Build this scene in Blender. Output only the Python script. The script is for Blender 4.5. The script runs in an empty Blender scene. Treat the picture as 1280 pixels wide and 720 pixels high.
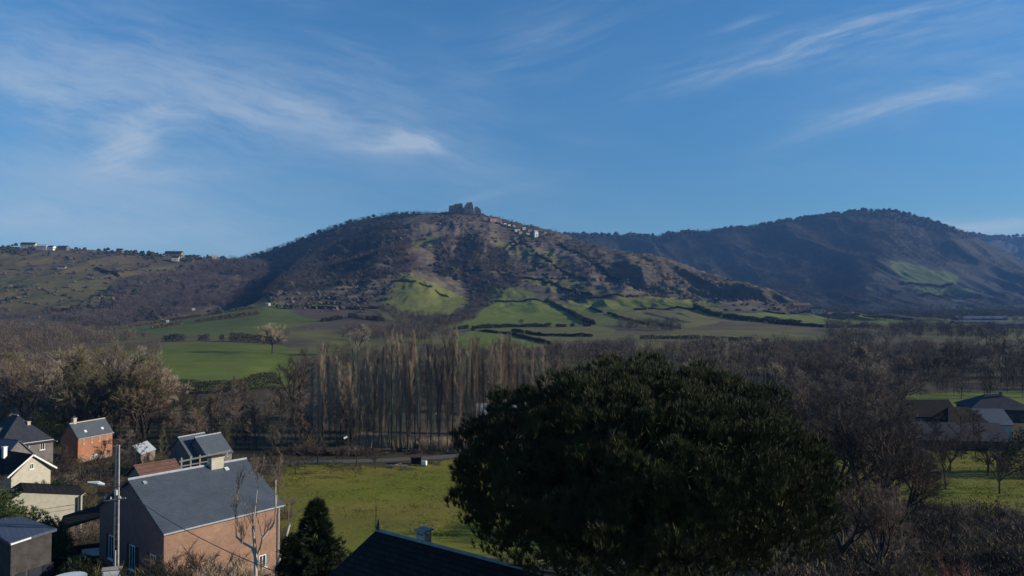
import bpy, math, random
import numpy as np
from mathutils import Vector, Matrix

SC = bpy.context.scene
COL = SC.collection
R = math.radians
CAMZ = 30.0
F = 900.0            # focal length in pixels of a 1280 wide frame
HOR = 385.0          # row of the horizon

# ------------------------------------------------------------ camera
cam = bpy.data.cameras.new('camera')
cam.sensor_width = 36.0
cam.lens = 36.0 * F / 1280.0
cam.clip_start = 0.3
cam.clip_end = 60000
camo = bpy.data.objects.new('camera', cam)
COL.objects.link(camo)
camo.location = (0, 0, CAMZ)
camo.rotation_euler = (R(90) + math.atan((HOR - 360) / F), 0, 0)
SC.camera = camo

# ------------------------------------------------------------ light
SUN_EL, SUN_AZ = 19.0, 93.0          # azimuth clockwise from +Y
SKY_STRENGTH = 0.088
SUN_STRENGTH = 5.0
SC.view_settings.view_transform = 'Standard'
SC.view_settings.look = 'None'
SC.view_settings.gamma = 1
SC.view_settings.exposure = 0.22
SC.view_settings.use_curve_mapping = False
SC.cycles.max_bounces = 5
SC.cycles.diffuse_bounces = 2
SC.cycles.transparent_max_bounces = 8
SC.cycles.volume_bounces = 0
SC.cycles.use_denoising = True

sd = bpy.data.lights.new('sun', 'SUN')
sd.energy = SUN_STRENGTH
sd.angle = R(0.5)
sd.color = (1.0, 0.90, 0.76)
so = bpy.data.objects.new('sun', sd)
COL.objects.link(so)
sdir = Vector((math.sin(R(SUN_AZ)) * math.cos(R(SUN_EL)), math.cos(R(SUN_AZ)) * math.cos(R(SUN_EL)), math.sin(R(SUN_EL))))
so.rotation_euler = sdir.to_track_quat('Z', 'Y').to_euler()
so.location = (60, 0, 80)


class NT:
    """small helper for writing node trees"""
    def __init__(s, tree):
        s.t = tree; s.n = tree.nodes; s.l = tree.links
    def node(s, typ, **kw):
        n = s.n.new(typ)
        for k, v in kw.items():
            setattr(n, k, v)
        return n
    def set(s, sock, v):
        if isinstance(v, bpy.types.NodeSocket):
            s.l.new(v, sock)
        else:
            sock.default_value = v
    def m(s, op, a, b=None, c=None, clamp=False):
        n = s.node('ShaderNodeMath', operation=op); n.use_clamp = clamp
        s.set(n.inputs[0], a)
        if b is not None: s.set(n.inputs[1], b)
        if c is not None: s.set(n.inputs[2], c)
        return n.outputs[0]
    def mix(s, f, a, b, mode='MIX'):
        n = s.node('ShaderNodeMix', data_type='RGBA', blend_type=mode)
        s.set(n.inputs[0], f)
        s.set(n.inputs[6], a if isinstance(a, bpy.types.NodeSocket) else (*a, 1)[:4])
        s.set(n.inputs[7], b if isinstance(b, bpy.types.NodeSocket) else (*b, 1)[:4])
        return n.outputs[2]
    def noise(s, vec, scale, detail=4, rough=0.55, dist=0.0):
        n = s.node('ShaderNodeTexNoise')
        if vec is not None: s.l.new(vec, n.inputs['Vector'])
        n.inputs['Scale'].default_value = scale
        n.inputs['Detail'].default_value = detail
        n.inputs['Roughness'].default_value = rough
        n.inputs['Distortion'].default_value = dist
        return n.outputs[0]
    def xyz(s, x, y, z=0.0):
        n = s.node('ShaderNodeCombineXYZ')
        s.set(n.inputs[0], x); s.set(n.inputs[1], y); s.set(n.inputs[2], z)
        return n.outputs[0]
    def ramp(s, f, lo, hi):
        n = s.node('ShaderNodeMapRange'); n.clamp = True; n.interpolation_type = 'SMOOTHSTEP'
        s.set(n.inputs[0], f); n.inputs[1].default_value = lo; n.inputs[2].default_value = hi
        return n.outputs[0]


def make_world():
    w = bpy.data.worlds.new('World')
    SC.world = w
    w.use_nodes = True
    w.node_tree.nodes.clear()
    t = NT(w.node_tree)
    sky = t.node('ShaderNodeTexSky', sky_type='NISHITA')
    sky.sun_disc = False
    sky.sun_elevation = R(SUN_EL)
    sky.sun_rotation = R(SUN_AZ)
    sky.altitude = 2500
    sky.air_density = 1.0
    sky.dust_density = 0.1
    sky.ozone_density = 2.6
    tc = t.node('ShaderNodeTexCoord')
    sep = t.node('ShaderNodeSeparateXYZ'); t.l.new(tc.outputs['Generated'], sep.inputs[0])
    y = t.m('MAXIMUM', sep.outputs[1], 0.08)
    a = t.m('DIVIDE', sep.outputs[0], y)
    e = t.m('DIVIDE', sep.outputs[2], y)
    # gentle warp of the cloud field
    wv = t.xyz(a, t.m('MULTIPLY', e, 2.0))
    w1 = t.m('SUBTRACT', t.noise(wv, 2.2, 3), 0.5)
    w2 = t.m('SUBTRACT', t.noise(t.xyz(t.m('ADD', a, 7.3), e), 6.0, 3), 0.5)
    e2 = t.m('ADD', e, t.m('ADD', t.m('MULTIPLY', w1, 0.07), t.m('MULTIPLY', w2, 0.022)))
    a2 = t.m('ADD', a, t.m('MULTIPLY', w2, 0.06))
    total = None
    # centre (px), angle (deg, + rises to the right), sigma along / across (px), gain, grain (along/across), fibre cut
    feats = [
        ((1075, 42), 15, 150, 13, .75, 26, .42), ((1010, 62), 10, 120, 20, .35, 20, .40),
        ((1200, 60), 22, 120, 40, .22, 14, .40),
        ((1115, 140), 15, 85, 9, .75, 26, .38), ((1260, 98), 8, 90, 16, .50, 22, .40),
        ((905, 82), 14, 40, 6, .30, 20, .40), ((930, 30), 18, 25, 5, .40, 20, .4),
        ((515, 180), -6, 24, 9, 1.15, 18, .30), ((470, 188), -4, 45, 5, .50, 22, .35),
        ((420, 150), -20, 120, 22, .30, 16, .40), ((160, 180), 28, 40, 18, .95, 14, .30),
        ((230, 150), -6, 70, 15, .50, 16, .38), ((90, 140), -22, 100, 22, .50, 16, .36),
        ((60, 80), -14, 210, 44, .42, 12, .30), ((330, 110), -18, 220, 50, .40, 12, .32),
        ((210, 208), 0, 70, 8, .42, 20, .38), ((130, 240), -12, 180, 44, .58, 10, .28), ((20, 270), -8, 70, 18, .40, 10, .36),
        ((120, 288), -2, 190, 16, .40, 10, .26), ((450, 60), -40, 90, 26, .22, 12, .42),
        ((690, 40), 24, 90, 34, .30, 12, .42), ((580, 100), -48, 60, 20, .20, 14, .42),
        ((600, 250), 18, 60, 4, .18, 16, .3), ((1225, 282), 0, 55, 7, .95, 8, .25), ((1180, 296), 0, 120, 9, .30, 8, .2),
    ]
    rot = []
    for k, (ang, ga, gb) in enumerate(((16, 3.0, 24), (-14, 2.6, 13), (2, 3.0, 20))):
        co, si = math.cos(R(ang)), math.sin(R(ang))
        p = t.m('ADD', t.m('MULTIPLY', a2, co), t.m('MULTIPLY', e2, si))
        q = t.m('SUBTRACT', t.m('MULTIPLY', e2, co), t.m('MULTIPLY', a2, si))
        nz = t.noise(t.xyz(t.m('MULTIPLY', p, ga), t.m('MULTIPLY', q, gb), k * 5.3), 1.6, 9, .68)
        rot.append((p, q, nz, ang, co, si))
    for (c, ang, sl, sw, gain, grain, cut) in feats:
        p, q, nz, ra, co, si = min(rot, key=lambda r: abs(r[3] - ang))
        ca, ce = (c[0] - 640) / 900, (385 - c[1]) / 900
        pc, qc = ca * co + ce * si, ce * co - ca * si
        dp = t.m('MULTIPLY_ADD', p, 900 / sl, -pc * 900 / sl)
        dq = t.m('MULTIPLY_ADD', q, 900 / sw, -qc * 900 / sw)
        sh = math.tan(R(ang - ra)) * sl / sw
        dq = t.m('SUBTRACT', dq, t.m('MULTIPLY', dp, sh))
        r2 = t.m('ADD', t.m('MULTIPLY', dp, dp), t.m('MULTIPLY', dq, dq))
        g = t.m('EXPONENT', t.m('MULTIPLY', r2, -0.5))
        v = t.m('MULTIPLY', t.m('MULTIPLY', g, t.ramp(nz, cut - .08, cut + .42)), gain)
        total = v if total is None else t.m('ADD', total, v)
    front = t.ramp(sep.outputs[1], 0.05, 0.3)
    total = t.m('MULTIPLY', total, front, clamp=True)
    # a faint fine veil everywhere
    veil = t.m('MULTIPLY', t.ramp(t.noise(t.xyz(t.m('MULTIPLY', a2, 1.0), t.m('MULTIPLY', e2, 4.0)), 3.0, 6, .6), .45, .9), 0.16)
    total = t.m('MINIMUM', t.m('ADD', total, veil), 0.9)
    cloudcol = (4.9, 5.7, 6.6)
    hs = t.node('ShaderNodeHueSaturation'); hs.inputs['Saturation'].default_value = 1.2
    t.l.new(sky.outputs[0], hs.inputs['Color'])
    gain = t.m('MULTIPLY_ADD', t.ramp(sep.outputs[2], -.02, .42), .80, .76)
    skyc = t.mix(1.0, hs.outputs[0], t.xyz(t.m('MULTIPLY', gain, .92), t.m('MULTIPLY', gain, 1.04), gain), 'MULTIPLY')
    colr = t.mix(t.m('MULTIPLY', total, 0.74), skyc, cloudcol)
    bg = t.node('ShaderNodeBackground')
    t.l.new(colr, bg.inputs[0]); bg.inputs[1].default_value = SKY_STRENGTH
    out = t.node('ShaderNodeOutputWorld')
    t.l.new(bg.outputs[0], out.inputs[0])
make_world()


# ------------------------------------------------------------ numpy noise
def _hash(ix, iy, seed):
    h = (ix.astype(np.int64) * 374761393 + iy.astype(np.int64) * 668265263 + seed * 1442695041) & 0xffffffff
    h = ((h ^ (h >> 13)) * 1274126177) & 0xffffffff
    h = h ^ (h >> 16)
    return (h & 0xffff) / 65535.0

def vnoise(x, y, seed=0):
    x = np.asarray(x, float); y = np.asarray(y, float)
    ix = np.floor(x); iy = np.floor(y)
    fx = x - ix; fy = y - iy
    fx = fx * fx * (3 - 2 * fx); fy = fy * fy * (3 - 2 * fy)
    a = _hash(ix, iy, seed); b = _hash(ix + 1, iy, seed)
    c = _hash(ix, iy + 1, seed); d = _hash(ix + 1, iy + 1, seed)
    return (a * (1 - fx) + b * fx) * (1 - fy) + (c * (1 - fx) + d * fx) * fy

def fbm(x, y, octv=4, seed=0):
    s = 0; amp = .5; tot = 0
    for i in range(octv):
        s = s + amp * vnoise(x, y, seed + i * 17); tot += amp
        x = x * 2.03 + 11.7; y = y * 2.03 + 5.1; amp *= .5
    return s / tot

def ridged(x, y, octv=4, seed=0):
    s = 0; amp = .5; tot = 0
    for i in range(octv):
        s = s + amp * (1 - np.abs(2 * vnoise(x, y, seed + i * 13) - 1)); tot += amp
        x = x * 2.1 + 3.3; y = y * 2.1 + 9.1; amp *= .5
    return s / tot


# ------------------------------------------------------------ terrain shape
def ztab(Y, v):
    return CAMZ - (v - HOR) / F * Y

class Layer:
    """a hill given by profiles of (distance, row) at a few bearings"""
    def __init__(s, cols, fall=.35):
        s.u = np.array([c[0] for c in cols], float)
        T = np.linspace(0, 1, 41)
        s.Y0 = np.array([c[1][0][0] for c in cols], float)
        s.Y1 = np.array([c[1][-1][0] for c in cols], float)
        s.V = np.array([np.interp(y0 + T * (y1 - y0), [p[0] for p in c[1]], [p[1] for p in c[1]]) for c, y0, y1 in zip(cols, s.Y0, s.Y1)])
        s.fall = fall
        # bearings resampled every 8 columns and blurred so that no facet edges stay
        un = np.arange(s.u[0], s.u[-1] + 1, 8.0)
        ip = lambda A: np.interp(un, s.u, A)
        V = np.stack([ip(s.V[:, k]) for k in range(41)], 1); Y0 = ip(s.Y0); Y1 = ip(s.Y1)
        kk = np.exp(-.5 * (np.arange(-5, 6) / 1.9) ** 2); kk /= kk.sum()
        bl = lambda A: np.convolve(np.pad(A, 5, 'edge'), kk, 'valid')
        s.V = np.stack([bl(V[:, k]) for k in range(41)], 1); s.Y0 = bl(Y0); s.Y1 = bl(Y1); s.u = un
        # smooth the kinks of each profile a little
        k = np.array([.25, .5, .25])
        for _ in range(3):
            m = s.V.copy(); m[:, 1:-1] = s.V[:, :-2] * .25 + s.V[:, 1:-1] * .5 + s.V[:, 2:] * .25; s.V = m
    def z(s, u, Y):
        u = np.clip(u, s.u[0], s.u[-1] - 1e-6)
        i = np.clip(np.searchsorted(s.u, u, 'right') - 1, 0, len(s.u) - 2)
        w = (u - s.u[i]) / (s.u[i + 1] - s.u[i])
        Y0 = s.Y0[i] * (1 - w) + s.Y0[i + 1] * w
        Y1 = s.Y1[i] * (1 - w) + s.Y1[i + 1] * w
        t = (Y - Y0) / (Y1 - Y0)
        tt = np.clip(t, 0, 1) * 40
        j = np.clip(tt.astype(int), 0, 39); f = tt - j
        v = (s.V[i, j] * (1 - f) + s.V[i, j + 1] * f) * (1 - w) + (s.V[i + 1, j] * (1 - f) + s.V[i + 1, j + 1] * f) * w
        z = ztab(np.where(t > 1, Y1, np.where(t < 0, Y0, Y)), v)
        z = z - np.maximum(Y - Y1, 0) * s.fall
        z = z - np.maximum(Y0 - Y, 0) * .25
        return z, t

B4 = [(250, 497), (350, 461)]
LC = Layer([
    (-500, [(250, 497), (400, 453), (600, 428), (850, 424)]),
    (0, [(250, 497), (400, 450), (600, 426), (850, 418)]),
    (110, [(250, 497), (350, 459), (450, 439), (600, 423), (850, 411)]),
    (200, [(250, 497), (350, 457), (450, 437), (600, 419), (850, 402)]),
    (320, [(250, 497), (350, 456), (450, 436), (600, 416), (750, 400), (920, 383)]),
    (360, B4 + [(450, 437), (600, 417), (750, 402), (900, 386), (1000, 374), (1150, 355), (1350, 338)]),
    (400, B4 + [(450, 438), (600, 418), (750, 404), (900, 388), (1050, 372), (1250, 345), (1550, 312)]),
    (440, B4 + [(500, 431), (700, 409), (900, 389), (1050, 372), (1250, 340), (1450, 312), (1620, 296)]),
    (480, B4 + [(500, 432), (700, 411), (900, 392), (1000, 378), (1150, 352), (1300, 326), (1500, 297), (1650, 279)]),
    (520, B4 + [(500, 432), (700, 412), (900, 394), (980, 382), (1080, 356), (1180, 343), (1320, 322), (1500, 292), (1680, 268)]),
    (550, B4 + [(500, 432), (700, 412), (900, 396), (1000, 386), (1100, 368), (1200, 354), (1350, 330), (1520, 294), (1700, 264)]),
    (600, B4 + [(500, 432), (700, 413), (900, 398), (1100, 378), (1250, 357), (1400, 328), (1550, 294), (1700, 265)]),
    (640, B4 + [(500, 432), (700, 413), (900, 400), (1100, 381), (1250, 360), (1400, 332), (1550, 302), (1700, 276)]),
    (690, B4 + [(500, 432), (700, 413), (900, 401), (1100, 382), (1250, 362), (1400, 336), (1550, 310), (1700, 288)]),
    (730, B4 + [(500, 431), (700, 413), (900, 400), (1100, 380), (1250, 360), (1400, 335), (1550, 312), (1650, 300)]),
    (770, B4 + [(500, 430), (700, 413), (900, 398), (1100, 376), (1250, 352), (1400, 328), (1500, 315)]),
    (805, B4 + [(500, 430), (700, 413), (900, 397), (1100, 378), (1200, 365), (1350, 336), (1480, 315)]),
    (850, B4 + [(500, 430), (700, 413), (900, 397), (1100, 381), (1200, 369), (1350, 343), (1450, 329)]),
    (900, B4 + [(500, 430), (700, 414), (900, 398), (1100, 383), (1200, 374), (1320, 356), (1420, 345)]),
    (950, B4 + [(500, 430), (700, 414), (900, 399), (1050, 388), (1180, 378), (1300, 367), (1390, 360)]),
    (1000, B4 + [(500, 430), (700, 414), (900, 401), (1050, 393), (1300, 381)]),
    (1050, B4 + [(500, 430), (700, 414), (900, 403), (1050, 397), (1250, 392)]),
    (1150, B4 + [(500, 431), (700, 415), (900, 405), (1200, 400)]),
    (1300, B4 + [(500, 432), (700, 416), (1000, 408), (1200, 404)]),
])
LB = Layer([
    (60, [(1600, 430), (2000, 430)]), (180, [(1600, 400), (2000, 370)]), (260, [(1500, 400), (2000, 337)]),
    (310, [(1450, 395), (1700, 352), (2000, 321)]), (345, [(1450, 385), (1700, 340), (2000, 311)]),
    (400, [(1450, 375), (1700, 322), (2000, 290)]), (440, [(1450, 370), (1700, 308), (2000, 276)]),
    (480, [(1450, 370), (1700, 300), (2000, 268)]), (520, [(1450, 372), (1700, 300), (1980, 266)]),
    (570, [(1450, 380), (1700, 305), (1900, 268)]), (640, [(1500, 385), (1900, 290)]),
    (690, [(1500, 385), (1900, 297)]), (760, [(1500, 400), (1900, 345)]), (860, [(1500, 420), (1900, 420)])], .25)
LL = Layer([
    (-600, [(700, 430), (850, 412), (1100, 375), (1300, 335), (1500, 296)]),
    (0, [(700, 430), (850, 409), (1000, 388), (1200, 353), (1350, 328), (1500, 308)]),
    (60, [(720, 428), (850, 408), (1000, 388), (1200, 354), (1350, 330), (1500, 309.5)]),
    (130, [(760, 425), (900, 404), (1050, 384), (1200, 360), (1350, 336), (1520, 313)]),
    (200, [(850, 412), (1000, 392), (1150, 374), (1300, 350), (1550, 319)]),
    (260, [(950, 402), (1100, 384), (1250, 366), (1400, 343), (1600, 322)]),
    (320, [(1000, 398), (1150, 382), (1300, 363), (1450, 342), (1650, 326)]),
    (370, [(1050, 396), (1300, 372), (1500, 352), (1650, 342)]),
    (430, [(1100, 396), (1600, 372)]), (520, [(1200, 400), (1600, 395)]), (640, [(1200, 430), (1600, 430)])], .2)
LR = Layer([
    (300, [(2000, 430), (3300, 430)]), (460, [(2000, 400), (2600, 390), (3300, 360)]), (560, [(2000, 392), (2600, 345), (3300, 304)]),
    (700, [(2000, 392), (2600, 345), (3300, 293)]), (800, [(2000, 391), (2600, 345), (3350, 295.5)]),
    (860, [(1900, 391), (2600, 345), (3350, 292)]), (900, [(1900, 391), (2500, 352), (3400, 289)]),
    (950, [(1800, 393), (2500, 354), (3400, 283)]), (1000, [(1800, 393), (2500, 352), (3400, 274)]),
    (1050, [(1800, 394), (2300, 372), (2600, 338), (3000, 300), (3400, 265)]),
    (1085, [(1750, 394), (2150, 372), (2350, 346), (2600, 326), (3000, 292), (3400, 262)]),
    (1115, [(1750, 395), (2200, 368), (2500, 343), (2750, 318), (3050, 290), (3400, 262.5)]),
    (1150, [(1750, 395), (2150, 369), (2500, 348), (2800, 325), (3100, 298), (3400, 273)]),
    (1200, [(1750, 396), (2150, 374), (2500, 356), (2800, 336), (3100, 312), (3400, 289)]),
    (1225, [(1750, 396), (2150, 376), (2500, 360), (2800, 342), (3400, 298)]),
    (1280, [(1750, 397), (2200, 382), (2800, 354), (3400, 326)]),
    (1380, [(1800, 397), (2800, 375), (3400, 360)]),
    (1900, [(1800, 397), (2800, 385), (3400, 378)])], .2)
LD = Layer([
    (300, [(3800, 430), (5400, 430)]), (500, [(3800, 400), (5400, 370)]), (800, [(3800, 380), (5400, 330)]), (1000, [(3800, 380), (5400, 310)]),
    (1120, [(3800, 378), (5400, 292)]), (1170, [(3800, 378), (5400, 288)]), (1195, [(3800, 378), (5300, 289)]),
    (1222, [(3700, 380), (5300, 297)]), (1300, [(3600, 380), (5300, 296)]),
    (1450, [(3600, 380), (5300, 287)]), (1900, [(3600, 380), (5300, 290)])], .1)

def near_z(x, y):
    z = np.interp(y, [-1500, -200, 0, 25, 60, 80, 92, 104, 330, 500, 700, 1000, 1500, 2500, 5000, 9000],
                  [60, 24, 16, 13, 7.5, 3.2, 1.2, 0.05, 0, 4, 6.5, 10, 14, 22, 30, 40])
    k = np.clip(1 - np.abs(y - 40) / 70, 0, 1)
    z = z + k * (fbm(x / 14, y / 14, 3, 5) - .5) * 1.2
    return z + (fbm(x / 40, y / 40, 3, 9) - .5) * .5 * np.clip(y / 60, 0, 1)

def terrain(x, y, full=False):
    x = np.asarray(x, float); y = np.asarray(y, float)
    Y = np.maximum(y, 8.0)
    u = 640 + F * x / Y
    base = near_z(x, y)
    zc, tc_ = LC.z(u, Y)
    zb, tb = LB.z(u, Y)
    zl, tl = LL.z(u, Y)
    zr, tr = LR.z(u, Y)
    zd, td = LD.z(u, Y)
    # relief: gullies and shoulders, real lumps on each hill
    hi = np.clip((Y - 900) / 400, 0, 1)
    edge = lambda t: np.clip((1.02 - t) / .12, 0.12, 1) * np.clip(t / .2, 0, 1)
    n1 = fbm(x / 160, y / 160, 4, 21) - .5
    g1 = ridged(x / 95 + .7 * n1, y / 210 + n1, 4, 31) - .62
    bad = np.clip((u - 745) / 60, 0, 1) * np.clip((1010 - u) / 60, 0, 1) * np.clip((Y - 1120) / 120, 0, 1)
    g2 = ridged((x + .55 * y) / 62, y / 260, 3, 41) - .62
    zc = zc + hi * edge(tc_) * (n1 * 30 + g1 * 40 + bad * g2 * 48)
    zl = zl + np.clip((Y - 850) / 200, 0, 1) * edge(tl) * (n1 * 16 + g1 * 14)
    n2 = fbm(x / 420, y / 420, 4, 51) - .5
    g3 = ridged(x / 230 + n2, y / 600, 4, 61) - .62
    zb = zb + edge(tb) * (n1 * 20)
    zr = zr + edge(tr) * (n2 * 60 + g3 * 90)
    zd = zd + edge(td) * (n2 * 90 + g3 * 120)
    # terraces on the dry flank of the castle hill
    ter = hi * np.clip((u - 560) / 60, 0, 1) * np.clip((Y - 1000) / 150, 0, 1)
    w = 7.5
    q = (zc + 5 * n1) / w
    fr = q - np.floor(q)
    zc = zc + ter * .38 * w * (np.clip((fr - .3) / .25, 0, 1) - fr)
    st = np.stack([base, zc, zb, zl, zr, zd])
    z = st.max(0); lid = st.argmax(0)
    if full:
        return z, lid, u
    return z

def hz(x, y):
    return float(terrain(np.array([x]), np.array([y]))[0])

_YS = np.concatenate([np.linspace(12, 120, 400), np.geomspace(120, 6000, 2600)[1:]])
def hit(u, v, ymin=12.0):
    """the ground point seen at pixel (u, v) of the photograph"""
    a = (u - 640) / F
    ys = _YS[_YS >= ymin]
    z = terrain(a * ys, ys)
    vv = HOR - (z - CAMZ) / ys * F
    k = np.argmax(vv <= v) if (vv <= v).any() else len(ys) - 1
    Y = ys[k]
    return float(a * Y), float(Y), float(z[k])

def at(u, v, Y):
    """the point at distance Y seen at pixel (u, v)"""
    return Vector(((u - 640) / F * Y, Y, CAMZ - (v - HOR) / F * Y))

def inpoly(u, v, poly):
    r = np.zeros(u.shape, bool)
    n = len(poly)
    for i in range(n):
        x1, y1 = poly[i]; x2, y2 = poly[(i + 1) % n]
        if y1 == y2: continue
        c = ((y1 > v) != (y2 > v)) & (u < (x2 - x1) * (v - y1) / (y2 - y1) + x1)
        r ^= c
    return r


# ------------------------------------------------------------ materials
MATS = {}
def ground_mat(name, rough=.95, bump=.3):
    m = bpy.data.materials.new(name); m.use_nodes = True
    t = NT(m.node_tree); b = t.n['Principled BSDF']
    at_ = t.node('ShaderNodeAttribute'); at_.attribute_name = 'cover'
    geo = t.node('ShaderNodeNewGeometry')
    p = geo.outputs['Position']
    n1 = t.noise(p, .9, 5, .65); n2 = t.noise(p, .07, 5, .6); n3 = t.noise(p, .011, 6, .65)
    k = t.m('ADD', t.m('MULTIPLY', n1, .55), t.m('ADD', t.m('MULTIPLY', n2, .75), t.m('MULTIPLY', n3, .8)))
    k = t.m('SUBTRACT', k, .05)
    kk = t.xyz(k, k, k)
    c = t.mix(1.0, at_.outputs['Color'], kk, 'MULTIPLY')
    # dry tufts
    tuft = t.ramp(t.noise(p, .35, 5, .7), .54, .70)
    c = t.mix(t.m('MULTIPLY', tuft, .35), c, t.mix(1.0, at_.outputs['Color'], (1.7, 1.25, 1.2), 'MULTIPLY'))
    t.l.new(c, b.inputs['Base Color'])
    b.inputs['Roughness'].default_value = rough
    b.inputs['Specular IOR Level'].default_value = .1
    bp = t.node('ShaderNodeBump'); bp.inputs['Strength'].default_value = bump; bp.inputs['Distance'].default_value = .35
    t.l.new(n1, bp.inputs['Height']); t.l.new(bp.outputs[0], b.inputs['Normal'])
    return m

def mat(name, col, rough=.85, var=.25, scale=3.0, spec=.3, col2=None, bump=0.0, metal=0.0, detail=5):
    if name in MATS: return MATS[name]
    m = bpy.data.materials.new(name); m.use_nodes = True
    t = NT(m.node_tree); b = t.n['Principled BSDF']
    tc = t.node('ShaderNodeTexCoord')
    n = t.noise(tc.outputs['Object'], scale, detail, .65)
    c2 = col2 if col2 else tuple(c * (1 - var) for c in col)
    c1 = col if col2 else tuple(min(1, c * (1 + var)) for c in col)
    t.l.new(t.mix(t.ramp(n, .3, .7), c1, c2), b.inputs['Base Color'])
    b.inputs['Roughness'].default_value = rough
    b.inputs['Specular IOR Level'].default_value = spec
    b.inputs['Metallic'].default_value = metal
    if bump:
        bp = t.node('ShaderNodeBump'); bp.inputs['Strength'].default_value = bump; bp.inputs['Distance'].default_value = .02
        t.l.new(n, bp.inputs['Height']); t.l.new(bp.outputs[0], b.inputs['Normal'])
    MATS[name] = m
    return m


# ------------------------------------------------------------ tagging
def tag(o, label=None, cat=None, group=None, kind=None):
    if label: o['label'] = label
    if cat: o['category'] = cat
    if group: o['group'] = group
    if kind: o['kind'] = kind
    return o

def mesh_np(name, verts, faces, m=None, parent=None, smooth=False, mats=None, midx=None, link=True):
    """verts (n,3), faces (k,3) or (k,4) numpy arrays"""
    me = bpy.data.meshes.new(name)
    verts = np.ascontiguousarray(verts, dtype=np.float32); faces = np.ascontiguousarray(faces, dtype=np.int32)
    k, s = faces.shape
    me.vertices.add(len(verts)); me.vertices.foreach_set('co', verts.ravel())
    me.loops.add(k * s); me.loops.foreach_set('vertex_index', faces.ravel())
    me.polygons.add(k)
    me.polygons.foreach_set('loop_start', np.arange(0, k * s, s, dtype=np.int32))
    if midx is not None: me.polygons.foreach_set('material_index', midx.astype(np.int32))
    if smooth: me.polygons.foreach_set('use_smooth', np.ones(k, bool))
    me.update(calc_edges=True)
    if mats:
        for x in mats: me.materials.append(x)
    elif m: me.materials.append(m)
    if not link: return me
    o = bpy.data.objects.new(name, me); COL.objects.link(o)
    if parent: o.parent = parent
    return o


# ------------------------------------------------------------ terrain mesh with its ground cover
GRASS = (.075, .125, .022); GREEN = (.108, .132, .022); OLIVE = (.125, .115, .038); DRY = (.16, .13, .07)
SCRUB = (.085, .066, .042); BROWN = (.080, .060, .046); DARK = (.035, .036, .026); SOIL = (.10, .065, .045)
FIELDS = [  # (colour, ymin, ymax, polygon in rows/columns of the photograph)
    ((.098, .078, .036), 700, 1600, [(-300, 312), (0, 314), (150, 330), (235, 335), (230, 345), (150, 352), (140, 385), (60, 392), (-300, 390)]),
    ((.090, .080, .030), 700, 1600, [(-300, 345), (60, 345), (140, 350), (140, 378), (60, 380), (-300, 380)]),
    (GREEN, 240, 640, [(150, 434), (210, 433), (300, 429), (358, 433), (372, 445), (372, 480), (300, 486), (150, 494)]),
    (OLIVE, 200, 260, [(200, 500), (250, 500), (262, 520), (250, 545), (215, 545)]),
    ((.088, .104, .026), 500, 1100, [(100, 415), (110, 412), (200, 402), (250, 393), (320, 384), (345, 380), (420, 379), (440, 396), (400, 403), (330, 417), (210, 421)]),
    (BROWN, 600, 1100, [(355, 384), (470, 388), (480, 400), (420, 403), (380, 396)]),
    ((.125, .130, .032), 900, 1300, [(498, 342), (522, 345), (560, 362), (592, 378), (590, 392), (555, 398), (470, 386), (490, 365)]),
    (DRY, 1000, 1500, [(498, 335), (512, 335), (560, 357), (552, 360), (520, 347)]),
    (GREEN, 600, 1400, [(566, 412), (590, 395), (612, 379), (682, 377), (712, 392), (736, 406), (640, 410)]),
    ((.085, .098, .03), 1000, 1500, [(600, 356), (640, 358), (692, 374), (684, 377), (612, 379)]),
    (GREEN, 440, 720, [(552, 430), (590, 414), (630, 418), (690, 432), (650, 436), (560, 436)]),
    (OLIVE, 450, 900, [(640, 412), (740, 407), (770, 412), (760, 424), (700, 426), (640, 420)]),
    ((.120, .130, .032), 600, 1400, [(692, 378), (740, 376), (800, 374), (880, 380), (905, 388), (880, 404), (830, 411), (745, 405)]),
    (OLIVE, 600, 1400, [(775, 390), (870, 386), (905, 400), (860, 410), (800, 408)]),
    ((.122, .130, .03), 600, 1500, [(770, 372), (850, 371), (905, 381), (870, 384), (790, 388)]),
    ((.115, .132, .03), 600, 1400, [(905, 389), (960, 392), (1050, 394), (1140, 400), (1146, 405), (1040, 408), (960, 402), (900, 394)]),
    (OLIVE, 500, 900, [(840, 413), (960, 414), (1040, 424), (960, 428), (840, 424)]),
    ((.070, .095, .032), 1900, 3000, [(1112, 324), (1150, 332), (1200, 345), (1192, 355), (1135, 356), (1122, 345)]),
    ((.080, .11, .035), 1700, 2500, [(1140, 359), (1215, 361), (1222, 368), (1150, 369)]),
    ((.080, .10, .04), 1000, 2300, [(1150, 384), (1290, 382), (1290, 392), (1160, 392)]),
    ((.11, .105, .045), 1300, 1700, [(515, 298), (548, 294), (550, 306), (520, 312)]),
    ((.105, .10, .045), 1200, 1700, [(610, 300), (680, 312), (720, 330), (690, 332), (640, 318)]),
    ((.10, .095, .04), 1100, 1500, [(650, 345), (720, 352), (760, 366), (690, 366)]),
    ((.11, .11, .04), 700, 2300, [(1150, 396), (1345, 396), (1345, 418), (1160, 414)]),
    (OLIVE, 240, 700, [(1225, 420), (1300, 418), (1300, 470), (1236, 470)]),
    (GREEN, 205, 275, [(1130, 492), (1320, 487), (1330, 520), (1120, 522)]),
]
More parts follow.
